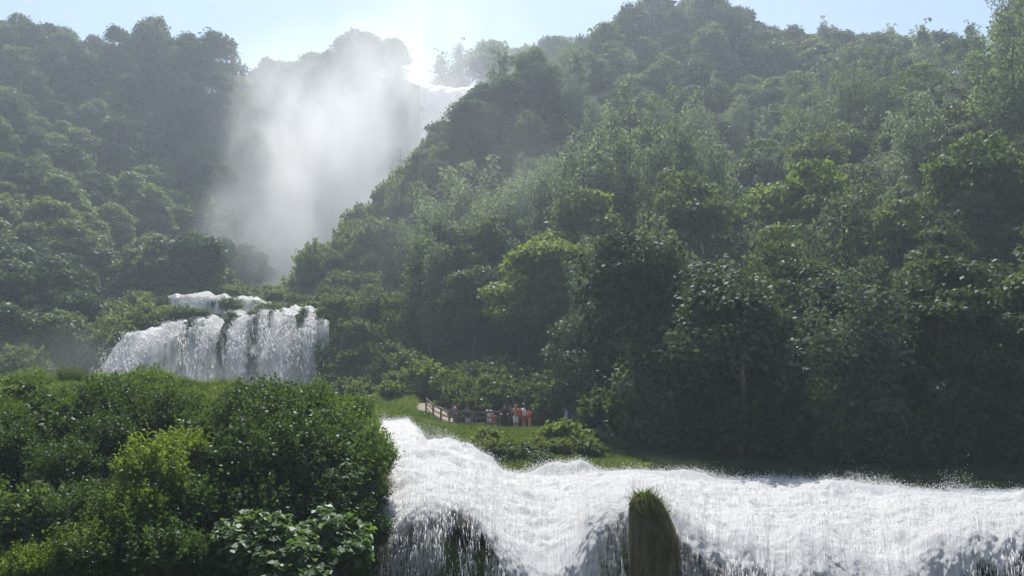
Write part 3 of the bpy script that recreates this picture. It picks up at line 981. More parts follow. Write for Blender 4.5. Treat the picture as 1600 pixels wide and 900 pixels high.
# ------------------------------------------------------------------ falls and river
def build_fall(name, px, fpy, fY, lpy, lY, n_flow, face_len, n_face, out_d, round_r, amp, nscale, dens_fn, mat, label, bumps=(), seed=0, bulge=None, facestretch=0.35, fine=0.55, finestretch=2.2):
    """columns of water: a flowing part from the far edge to the lip, then a falling face"""
    nu = len(px)
    far, lip = P(px, fpy, fY), P(px, lpy, lY)
    t = np.linspace(0, 1, n_flow)
    s = (np.linspace(0, 1, n_face + 1)[1:]) ** 1.25 * face_len
    flow = far[:, None] + (lip - far)[:, None] * t[None, :, None]
    # level out before the lip
    ts = t ** 0.85
    flow[..., 2] = far[:, None, 2] + (lip[:, None, 2] - far[:, None, 2]) * ts[None]
    o = out_d * (1 - np.exp(-s / round_r))
    dz = s - round_r * 0.9 * (1 - np.exp(-s / round_r))
    face = np.empty((nu, n_face, 3))
    dirn = -lip / np.linalg.norm(lip[:, :2], axis=1)[:, None]
    dirn[:, 2] = 0
    face[:] = lip[:, None] + dirn[:, None] * o[None, :, None]
    face[..., 2] = lip[:, None, 2] - dz[None]
    V = np.concatenate([flow, face], 1)
    arc = np.concatenate([-(1 - t) * 1.0, s / face_len])          # -1..0 river, 0..1 face
    L = np.concatenate([np.linalg.norm(lip - far, axis=1)[:, None] * (t - 1)[None], np.broadcast_to(s, (nu, n_face))], 1)
    on_face = np.concatenate([np.zeros(n_flow), sstep(0, round_r * 1.2, s)])
    U = np.broadcast_to(lip[:, 0][:, None] * 1.0, L.shape)
    x, y = V[..., 0], V[..., 1]
    # churning: sharp crests (ridged) on the river, vertical folds on the face
    nz_r = 1.15 * fbm(x / nscale * 0.42, y / nscale * 0.5, 0, 6, seed, 0.50) + 0.35 * fbm(U / nscale * 1.8, L / nscale * 0.6, 0, 4, seed + 3, 0.5)
    rid = 1 - np.abs(fbm(x / nscale * 1.5 + 9, y / nscale * 1.2, 3, 5, seed + 5, 0.55))
    river_d = amp * (0.95 * nz_r + 0.40 * (rid - 0.6)) + 0.10 * amp / 0.2 * fbm(U / nscale * 0.5, L / nscale * 0.32, 4, 3, seed + 21)
    fold = fbm(U / nscale * 1.6, L * facestretch / nscale, 7, 5, seed + 9, 0.58)
    fine_f = fbm(U / nscale * 4.5, L * finestretch / nscale, 9, 4, seed + 13, 0.6)
    face_d = amp * (0.9 * fold + fine * fine_f)
    river_d = river_d * np.concatenate([0.35 + 0.65 * sstep(0.0, 0.22, t), np.ones(n_face)])[None]
    for (bx, by, bY, h, rx_, ry_) in bumps:
        c = P(bx, by, bY)
        river_d = river_d + h * np.exp(-(((x - c[0]) / rx_) ** 2 + ((y - c[1]) / ry_) ** 2)) * (0.85 + 0.22 * nz_r)
    V[..., 2] += river_d * (1 - on_face)[None]
    V[..., 0] += dirn[:, None, 0] * (face_d * on_face[None])
    V[..., 1] += dirn[:, None, 1] * (face_d * on_face[None])
    if bulge is not None:
        b = bulge(np.asarray(px)[:, None], L)
        V[..., 1] -= b * (on_face[None] * 0.9 + 0.1)
    dn = dens_fn(np.asarray(px)[:, None] + 0 * L, L)
    me = make_mesh(name, V.reshape(-1, 3), grid_faces(nu, V.shape[1]), smooth=True, uv=np.stack([U, L], -1).reshape(-1, 2), dens=dn.ravel())
    ob = link(name, me, mat)
    tag(ob, label, 'waterfall', kind='structure')
    return V, L, dn

def rock_behind(name, px, lpy, lY, back, depth, amp, label, seed, drop=0.35, nv=90, mat='rock_wet', nscale=0.8):
    lip = P(px, lpy, lY)
    d = lip / np.linalg.norm(lip[:, :2], axis=1)[:, None]
    d[:, 2] = 0
    s = np.linspace(0, depth, nv)
    V = np.empty((len(px), nv, 3))
    V[:] = (lip + d * back)[:, None]
    V[..., 2] = lip[:, None, 2] - drop - s[None]
    k = fbm(V[..., 0] / nscale, V[..., 2] / nscale * 0.7, 0, 5, seed, 0.55) * amp
    V[..., :2] -= d[:, None, :2] * k[..., None]
    o = link(name, make_mesh(name, V.reshape(-1, 3), grid_faces(len(px), nv), smooth=True), M[mat])
    tag(o, label, 'cliff', kind='structure')

# near river
pxr = np.concatenate([np.arange(566, 1640, 1.9), np.linspace(1642, 1900, 60)])
tab = lambda k: np.interp(pxr, RT[:, 0], RT[:, k])
jl = 6 * vnoise(pxr / 38, 0, 0, 3) + 3 * vnoise(pxr / 13, 0, 0, 4)

def near_dens(px, L):
    base = np.interp(px, [570, 600, 640, 700, 780, 815, 860, 895, 930, 985, 1060, 1110, 1180, 1260, 1320, 1400, 1470, 1560, 1620, 1900],
                         [0.42, 0.41, 0.41, 0.38, 0.42, 0.54, 0.64, 0.60, 0.57, 0.53, 0.42, 0.44, 0.50, 0.52, 0.54, 0.54, 0.45, 0.42, 0.45, 0.45])
    top = np.interp(px, [570, 640, 700, 780, 860, 930, 1000, 1100, 1250, 1400, 1600, 1900], [0.5, 0.6, 0.5, 0.75, 2.5, 0.6, 0.5, 0.45, 0.9, 1.6, 0.8, 0.8])
    top = top + 0.35 * vnoise(px / 30, L * 0.5, 0, 21)
    k = sstep(top - 0.35, top + 0.9, L)
    d = 1.3 + (base - 1.3) * k
    d = d + 0.10 * vnoise(px / 22, L * 0.4, 0, 31) * k
    return d

def near_bulge(px, L):
    return 1.0 * np.exp(-((px - 860) / 45) ** 2) * sstep(0.3, 2.2, L) + 0.5 * np.exp(-((px - 1350) / 90) ** 2) * sstep(0.3, 2.0, L) + 0.25 * np.exp(-((px - 690) / 60) ** 2) * sstep(0.2, 1.4, L)

BUMPS = [(615, 668, 52, 0.25, 0.9, 1.2), (648, 690, 48.5, 0.25, 0.8, 1.5), (700, 700, 45.3, 0.45, 1.0, 0.9), (735, 706, 44.2, 0.5, 0.9, 0.8), (770, 722, 42.8, 0.4, 0.8, 0.8),
         (860, 730, 40, 0.42, 0.7, 0.7), (885, 728, 40, 0.50, 0.8, 0.7), (915, 735, 39.7, 0.35, 0.7, 0.6), (960, 745, 38.5, 0.2, 1.0, 0.7), (1050, 745, 38.4, 0.28, 1.2, 0.6), (1090, 745, 38.2, 0.22, 0.8, 0.6),
         (1310, 757, 37.6, 0.22, 1.4, 0.6), (1350, 758, 37.4, 0.15, 1, 0.5), (1180, 750, 38, 0.12, 1.5, 0.6), (690, 745, 37, 0.3, 2.2, 1.0), (800, 762, 33, 0.25, 1.6, 0.9), (760, 740, 38, 0.28, 1.6, 0.8), (1150, 775, 32, 0.16, 2, 0.8), (1480, 790, 31, 0.15, 1.6, 0.7)]
Vn, Ln, Dn = build_fall('waterfall', pxr, tab(1), tab(2), tab(3) + jl, tab(4), 190, 11.5, 210, 2.1, 1.1, 0.20, 0.9, near_dens, M['foam'],
    'wide white river rushing to the lip and breaking over the near cliff', BUMPS, 3, near_bulge)
rock_behind('cliff', pxr[::3], (tab(3) + jl)[::3], tab(4)[::3], 0.9, 12.5, 0.7, 'dark wet rock face behind the near fall', 8)

# calm pool at the right end of the river
pool = P(np.array([1330, 1400, 1700, 2300, 2300, 1330]), np.array([0] * 6), np.array([40.5, 41.5, 42.5, 42.5, 33.0, 37.0]))
nu_ = 60
xs = np.linspace(14, 48, nu_)
ys = np.linspace(33.5, 40.2, 30)
XX, YYp = np.meshgrid(xs, ys, indexing='ij')
ZZ = -4.74 + 0.03 * fbm(XX, YYp, 0, 3, 2)
o = link('river', make_mesh('river', np.stack([XX, YYp, ZZ], -1).reshape(-1, 3), grid_faces(nu_, 30), smooth=True), M['pool'])
tag(o, 'calm blue-grey river pool upstream of the near fall', 'river', kind='structure')

# middle fall
pxm = np.arange(150, 516, 1.6)
mt = np.array([(150, 590, 88), (165, 566, 89), (200, 534, 91), (225, 522, 92), (250, 514, 93.5), (285, 502, 95), (345, 497, 95), (400, 492, 95), (460, 490, 95), (490, 492, 94.6), (516, 494, 94)], float)
ml = np.interp(pxm, mt[:, 0], mt[:, 1]) + 2.6 * vnoise(pxm / 17, 0, 0, 6) + 1.2 * vnoise(pxm / 6, 0, 0, 7)
mY = np.interp(pxm, mt[:, 0], mt[:, 2]) + 1.0 * vnoise(pxm / 23, 0, 0, 8)
GAPS = [(298, 6), (358, 7), (404, 7), (424, 4), (450, 8), (470, 6)]
def mid_dens(px, L):
    d = 0.59 + 0.06 * vnoise(px / 9, 0, 0, 71) + 0 * L
    for c, wd in GAPS:
        d = d - 0.19 * np.exp(-(((px + 1.6 * L) - c) / wd) ** 2) * sstep(0.3, 1.5, L) * sstep(9, 4, L)
    d = d + 0.2 * np.exp(-((px - 185) / 30) ** 2) + 0.25 * np.exp(-((px - 490) / 14) ** 2) + 0.18 * np.exp(-((px - 375) / 12) ** 2) + 0.3 * sstep(4, 8, L) * sstep(400, 440, px)
    return 1.2 + (d - 1.2) * sstep(0.0, 1.0, L)
Vm, Lm, Dm = build_fall('waterfall', pxm, ml - np.interp(pxm, [250, 262, 370, 395, 516], [0, 16, 15, 6, 5]), np.where(pxm > 255, 106.5, mY + 2.5), ml, mY, 24, 16, 130, 6.0, 4.5, 0.75, 2.2, mid_dens, M['foam_mid'],
    'broad white middle fall pouring in parallel strands over a mossy ledge', (), 23, None, 0.09, 0.25, 0.35)
rock_behind('cliff', pxm[::2], ml[::2], mY[::2], 2.2, 17, 1.6, 'dark mossy rock behind the middle fall', 28, drop=0.6, nscale=2.0)
pxu = np.arange(262, 425, 1.6)
ul = np.interp(pxu, [258, 300, 340, 400, 425], [458, 462, 463, 468, 474]) + 3.0 * vnoise(pxu / 13, 0, 0, 12) + 5 * sstep(275, 258, pxu)
build_fall('waterfall', pxu, ul - 2, 118 + 0 * pxu, ul, 108 + 0 * pxu, 12, 4.2, 40, 2.2, 1.6, 0.28, 1.6, lambda px, L: 0.62 + 0.12 * vnoise(px / 9, 0, 0, 3) + 0.45 * sstep(0.5, 0, L), M['foam_mid'],
    'short upper step of white water above the middle fall', (), 33, None, 0.3)
rock_behind('cliff', pxu[::2], ul[::2], 108 + 0 * pxu[::2], 0.4, 6, 0.8, 'dark rock behind the short upper step', 38, drop=0.6, nv=30, nscale=1.6)

rngm = np.random.default_rng(15)
def mid_drops(n, V, L, n0, sd):
    iu = rngm.integers(0, V.shape[0], n)
    iv = n0 + (rngm.random(n) * (V.shape[1] - n0 - 4)).astype(int)
    p = V[iu, iv].copy()
    st = vnoise(p[:, 0] * 1.1, L[iu, iv] * 0.10, 0, sd) + 0.7 * vnoise(p[:, 0] * 3.1, L[iu, iv] * 0.3, 0, sd + 1)
    k = st + rngm.normal(size=n) * 0.3 > 0.0
    iu, iv, p = iu[k], iv[k], p[k]
    qx, qy, _ = project(p)
    k = np.ones(len(p), bool)
    for c_, h_, y_ in ((352, 9, 600), (398, 10, 620), (300, 7, 552), (427, 6, 514), (477, 9, 514)):
        k &= ~((np.abs(qx - c_) < h_) & (qy < y_))
    iu, iv, p = iu[k], iv[k], p[k]
    n = len(p)
    d = norm(V[iu, iv + 3] - V[iu, iv]) + rngm.normal(size=(n, 3)) * 0.08
    p[:, 1] -= rngm.exponential(0.7, n)
    p[:, 0] += rngm.normal(size=n) * 0.1
    wd = rngm.uniform(0.012, 0.045, n)
    return p, d, wd, wd * rngm.uniform(3, 22, n)
MID_DROPS = mid_drops(62000, Vm, Lm, 24, 91)

# highest fall
pxh = np.arange(657, 800, 2.0)
hl = np.interp(pxh, [655, 662, 690, 722, 800], [140, 137, 137, 141, 146]) + 1.2 * vnoise(pxh / 9, 0, 0, 14)
build_fall('waterfall', pxh, hl - 1, 245 + 0 * pxh, hl, 235 + 0 * pxh, 8, 62, 120, 7.5, 4.0, 0.9, 4.5, lambda px, L: 0.62 + 0.5 * sstep(6, 0, L) - 0.1 * sstep(10, 40, L), M['foam_far'],
    'highest white fall dropping over the far cliff into mist', (), 43, None, 0.08)
rock_behind('cliff', pxh[::2], hl[::2], 235 + 0 * pxh[::2], 0.6, 62, 3.0, 'dark cliff behind the highest fall', 48, drop=1.2, nscale=6)

# ------------------------------------------------------------------ flying drops of the near fall
def drops(name, pos, direc, width, length, label):
    rng = np.random.default_rng(99)
    n = len(pos)
    d = norm(direc)
    a = norm(np.cross(d, rng.normal(size=(n, 3))))
    b = np.cross(d, a)
    w_, l_ = width[:, None], length[:, None]
    v = np.empty((n, 5, 3))
    v[:, 0] = pos + d * l_ * 0.5
    v[:, 1] = pos + a * w_ * 0.5
    v[:, 2] = pos + (-0.5 * a + 0.866 * b) * w_ * 0.5
    v[:, 3] = pos + (-0.5 * a - 0.866 * b) * w_ * 0.5
    v[:, 4] = pos - d * l_ * 0.5
    base = np.arange(n)[:, None, None] * 5
    f = np.array([(0, 1, 2), (0, 2, 3), (0, 3, 1), (4, 2, 1), (4, 3, 2), (4, 1, 3)])[None] + base
    o = link(name, make_mesh(name, v.reshape(-1, 3), f.reshape(-1, 3)), M['drops'])
    tag(o, label, 'spray', kind='stuff')

drops('spray', *MID_DROPS, 'white strands of spray flying from the middle fall')
rng = np.random.default_rng(5)
nu, nv = Vn.shape[:2]
# on the river: thrown up from crests
n = 23000
iu, iv = rng.integers(0, len(np.arange(566, 1640, 1.9)), n), (rng.random(n) ** 1.3 * 188).astype(int)
pos = Vn[iu, iv].copy()
crest = sstep(-0.1, 0.6, fbm(pos[:, 0] / 0.9, pos[:, 1] / 0.9, 0, 3, 77))
pos[:, 2] += rng.exponential(0.06, n) * (0.3 + 2.2 * crest) - 0.03
pos += rng.normal(size=(n, 3)) * 0.04
w1 = rng.uniform(0.008, 0.026, n)
D1 = rng.normal(size=(n, 3))
# splash along the far edge
n2 = 26000
iu = rng.integers(0, 560, n2)
iv = (rng.random(n2) ** 2 * 26).astype(int)
p2 = Vn[iu, iv].copy()
burst = np.maximum(0, vnoise(p2[:, 0] * 0.9, 0, 0, 9)) ** 1.5
p2[:, 2] += rng.exponential(0.13, n2) * (0.45 + 2.0 * burst)
p2 += rng.normal(size=(n2, 3)) * 0.06
# on the face: falling strands and beads
n3 = 90000
iu = rng.integers(0, len(np.arange(566, 1640, 1.9)), n3)
iv = 190 + (rng.random(n3) * 125).astype(int)
p3 = Vn[iu, iv].copy()
strand = 1.1 * vnoise(p3[:, 0] * 2.2 + 0.25 * Ln[iu, iv], Ln[iu, iv] * 0.5, 0, 50) + 0.7 * vnoise(p3[:, 0] * 6.0, Ln[iu, iv] * 0.7, 0, 51) + 0.5 * vnoise(p3[:, 0] * 15.0, Ln[iu, iv] * 1.6, 0, 52)
ok_ = (strand + rng.normal(size=n3) * 0.4 > 0.12) & (rng.random(n3) < np.interp(Dn[iu, iv], [0.40, 0.62, 0.9, 1.3], [0.95, 0.60, 0.16, 0.01])) & ((pxr[iu] < 972) | (pxr[iu] > 1062))
iu, iv, p3 = iu[ok_], iv[ok_], p3[ok_]
n3 = len(p3)
p3[:, 1] -= rng.exponential(0.16, n3) - 0.12
p3[:, 0] += rng.normal(size=n3) * 0.03
tg = Vn[iu, np.minimum(iv + 3, nv - 1)] - Vn[iu, iv]
D3 = norm(tg) + rng.normal(size=(n3, 3)) * 0.11
w3 = rng.uniform(0.006, 0.024, n3)
l3 = np.where(rng.random(n3) < 0.38, rng.uniform(0.08, 0.55, n3), w3 * rng.uniform(1.2, 5.0, n3))
drops('spray', np.concatenate([pos, p2, p3]), np.concatenate([D1, rng.normal(size=(n2, 3)), D3]),
      np.concatenate([w1, rng.uniform(0.014, 0.042, n2), w3]), np.concatenate([w1 * 1.4, rng.uniform(0.015, 0.05, n2), l3]),
      'white drops flying from the near river and fall')

# ------------------------------------------------------------------ rock pillar in the near fall
def rock_pillar():
    c = P(1022, 790, 24.5)
    zt = P(1003, 770, 24.5)[2]
    zb = zt - 11
    root = empty('rock_pillar', (c[0], 24.5, zb), 'mossy tan rock pillar crowned with grass splitting the near fall', 'rock')
    nv, na = 90, 48
    t = np.linspace(0, 1, nv)
    ang = np.linspace(0, 2 * np.pi, na, endpoint=False)
    T, A = np.meshgrid(t, ang, indexing='ij')
    h = T * 11.0
    r = 0.60 * np.interp(T, [0, 0.5, 0.80, 0.90, 0.95, 0.985, 1.0], [1.35, 1.1, 1.0, 0.93, 0.72, 0.42, 0.02])
    off = -0.26 * sstep(0.90, 1.0, T)
    # lower shoulder on the right
    x = r * np.cos(A) + off
    y = r * np.sin(A) * 0.9
    nz = fbm(np.cos(A) * 1.6, np.sin(A) * 1.6, h * 0.5, 4, 61)
    x += nz * 0.19 * np.cos(A)
    y += nz * 0.19 * np.sin(A)
    V = np.stack([x, y, h], -1).reshape(-1, 3)
    i = np.arange(nv - 1)[:, None] * na + np.arange(na)[None]
    j = np.arange(nv - 1)[:, None] * na + (np.arange(na)[None] + 1) % na
    q = np.stack([i, j, j + na, i + na], -1).reshape(-1, 4)
    link('rock', make_mesh('pillar_rock', V, q, smooth=True), M['rock_moss'], root)
    rg = np.random.default_rng(71)
    # hanging moss and grass over the sides, tufts and dry stalks on top
    def blades(n, tlo, thi, ln, wd, up, name, mat, out_k):
        tt = tlo + (thi - tlo) * rg.random(n)
        aa = rg.uniform(0, 6.283, n)
        rr = 0.60 * np.interp(tt, [0, 0.5, 0.80, 0.90, 0.95, 0.985, 1.0], [1.35, 1.1, 1.0, 0.93, 0.72, 0.42, 0.02]) + 0.01
        b = np.stack([rr * np.cos(aa) - 0.26 * sstep(0.9, 1, tt), rr * np.sin(aa) * 0.9, tt * 11], -1)
        d = np.stack([np.cos(aa) * out_k, np.sin(aa) * out_k, np.full(n, up)], -1) + rg.normal(size=(n, 3)) * 0.25
        d = norm(d)
        L_ = ln * rg.uniform(0.5, 1.3, n)[:, None]
        side = norm(np.cross(d, rg.normal(size=(n, 3)))) * wd
        tip = b + d * L_
        tip[:, 2] -= 0.25 * L_[:, 0] * (up > 0) * 0.6
        mid = b + d * L_ * 0.5
        v = np.stack([b - side, b + side, mid + side * 0.8, tip, mid - side * 0.8], 1)
        k = np.arange(n)[:, None] * 5
        qf = np.concatenate([k, k + 1, k + 2, k + 4], 1)
        tf = np.concatenate([k + 4, k + 2, k + 3], 1)
        ob = link(name, make_mesh(name, v.reshape(-1, 3), [qf, tf], tint=np.repeat(rg.random(n), 5)), M[mat], root)
        ob.color = (0.75, 0.80, 0.55, 1)
    blades(7500, 0.55, 0.985, 0.20, 0.007, -1.0, 'moss', 'dry_grass', 0.25)
    blades(500, 0.94, 0.998, 0.30, 0.008, 0.8, 'grass', 'grass', 0.5)
    blades(90, 0.93, 0.998, 0.62, 0.006, 1.0, 'dry_stalk', 'dry_grass', 0.35)
rock_pillar()

# ------------------------------------------------------------------ grass and low cover
def grass_patch(name, poly_px, n, ln, wd, label, mat='grass', seed=1, dens_noise=0.6, zoff=0.0, clip=None):
    """blades on the ground inside a region given as (px, depth) corner list"""
    rg = np.random.default_rng(seed)
    poly = np.array(poly_px, float)
    lo, hi = poly.min(0), poly.max(0)
    pts = []
    got = 0
    while got < n:
        q = lo + (hi - lo) * rg.random((n * 2, 2))
        inside = np.zeros(len(q), bool)
        k = len(poly)
        for i in range(k):
            a, b = poly[i], poly[(i + 1) % k]
            c = ((a[1] > q[:, 1]) != (b[1] > q[:, 1])) & (q[:, 0] < (b[0] - a[0]) * (q[:, 1] - a[1]) / (b[1] - a[1] + 1e-9) + a[0])
            inside ^= c
        q = q[inside]
        x = (q[:, 0] - 800) / F * q[:, 1]
        keepm = vnoise(x * 0.9, q[:, 1] * 0.9, 0, seed) + rg.random(len(q)) * 1.6 > dens_noise - 0.4
        pts.append(np.stack([x, q[:, 1]], -1)[keepm])
        got += keepm.sum()
    p = np.concatenate(pts)[:n]
    z = ground_z(p[:, 0], p[:, 1]) + zoff
    b = np.stack([p[:, 0], p[:, 1], z - 0.03], -1)
    hk = 0.6 + 0.55 * (fbm(p[:, 0] * 0.6, p[:, 1] * 0.6, 0, 3, seed + 3) + 0.6)
    L_ = (ln * hk * rg.uniform(0.5, 1.3, n))[:, None]
    d = norm(np.array([0, 0, 1.0]) + rg.normal(size=(n, 3)) * np.array([0.42, 0.42, 0.1]))
    side = norm(np.cross(d, rg.normal(size=(n, 3)))) * wd
    bend = rg.normal(size=(n, 3)) * np.array([0.35, 0.35, 0.0])
    mid = b + d * L_ * 0.55
    tip = b + d * L_ + bend * L_
    v = np.stack([b - side, b + side, mid + side * 0.8, tip, mid - side * 0.8], 1)
    k = np.arange(n)[:, None] * 5
    qf = np.concatenate([k, k + 1, k + 2, k + 4], 1)
    tf = np.concatenate([k + 4, k + 2, k + 3], 1)
    tint = np.clip(0.5 + 0.5 * fbm(p[:, 0] * 0.35, p[:, 1] * 0.35, 0, 3, seed + 8) + 0.35 * rg.normal(size=n), 0, 1)
    o = link(name, make_mesh(name, v.reshape(-1, 3), [qf, tf], tint=np.repeat(tint, 5)), M[mat])
    tag(o, label, 'grass', kind='stuff')
    return o

grass_patch('grass', [(590, 66), (655, 66), (668, 63), (718, 56.4), (790, 56.2), (905, 55), (915, 47), (1020, 44), (1010, 39.2), (930, 39.8), (850, 40.0), (800, 40.6), (770, 42.5), (735, 44.0), (690, 45.6), (660, 47.6), (640, 52), (635, 54.5), (600, 55.5)],
            62000, 0.20, 0.022, 'sunlit meadow grass on the island below the fence', seed=3)
grass_patch('grass', [(520, 76), (650, 76), (650, 66), (600, 56), (590, 55.5), (520, 56)], 22000, 0.5, 0.03, 'tall bright grass behind the head of the rapids', seed=4)
grass_patch('grass', [(-120, 44), (-120, 28), (100, 27), (330, 28), (330, 46), (200, 47)], 60000, 0.34, 0.010, 'bright grass over the top of the near bank', seed=5)
grass_patch('grass', [(330, 52), (330, 30), (480, 28), (594, 27), (600, 34), (596, 42), (586, 54)], 42000, 0.40, 0.010, 'rough grass along the bank edge of the rapids', seed=6)
grass_patch('grass', [(905, 56), (915, 47), (1020, 44), (1010, 39.0), (1200, 38.6), (1400, 39.5), (1500, 40.5), (1760, 39.5), (1760, 45), (1500, 47), (1200, 49)], 26000, 0.40, 0.02, 'shaded low green cover at the forest foot by the river', 'leaf_dark', seed=7)  # darker leaf colour stands in for the forest's shadow on this strip
def edge_tufts():
    # drooping dry tufts where the bank overhangs the fall
    rg = np.random.default_rng(31)
    n = 2600
    Y = rg.uniform(25.3, 31, n)
    px = rg.normal(603, 5, n)
    x = (px - 800) / F * Y
    z = ground_z(x - 0.15, Y)
    z = np.maximum(z, -6.2)
    b = np.stack([x, Y, z], -1)
    d = norm(np.stack([rg.uniform(-0.2, 0.7, n), rg.uniform(-0.9, 0.2, n), rg.uniform(-0.5, 0.9, n)], -1))
    L_ = rg.uniform(0.2, 0.75, n)[:, None]
    side = norm(np.cross(d, rg.normal(size=(n, 3)))) * 0.006
    mid = b + d * L_ * 0.5
    tip = b + d * L_
    tip[:, 2] -= 0.35 * L_[:, 0]
    v = np.stack([b - side, b + side, mid + side * 0.8, tip, mid - side * 0.8], 1)
    k = np.arange(n)[:, None] * 5
    o = link('dry_grass', make_mesh('dry_grass', v.reshape(-1, 3), [np.concatenate([k, k + 1, k + 2, k + 4], 1), np.concatenate([k + 4, k + 2, k + 3], 1)], tint=np.repeat(rg.random(n), 5)), M['dry_grass'])
    tag(o, 'dry drooping grass where the bank overhangs the fall', 'grass', kind='stuff')
edge_tufts()

# ------------------------------------------------------------------ shrubs
def bush_at(key, px, py, Y, r_px, label, group=None, tint=(1, 1, 1), name='shrub', squash=1.0, cat='shrub'):
    c = P(px, py, Y)
    H, R = PROTO[key][2], PROTO[key][3]
    s = r_px / F * Y / R
    return plant(key, (c[0], Y, c[2] - 0.25 * H * s * squash), name, label, cat, group, s=s, sz=s * squash, tint=tint, crown='foliage', trunk='stem')

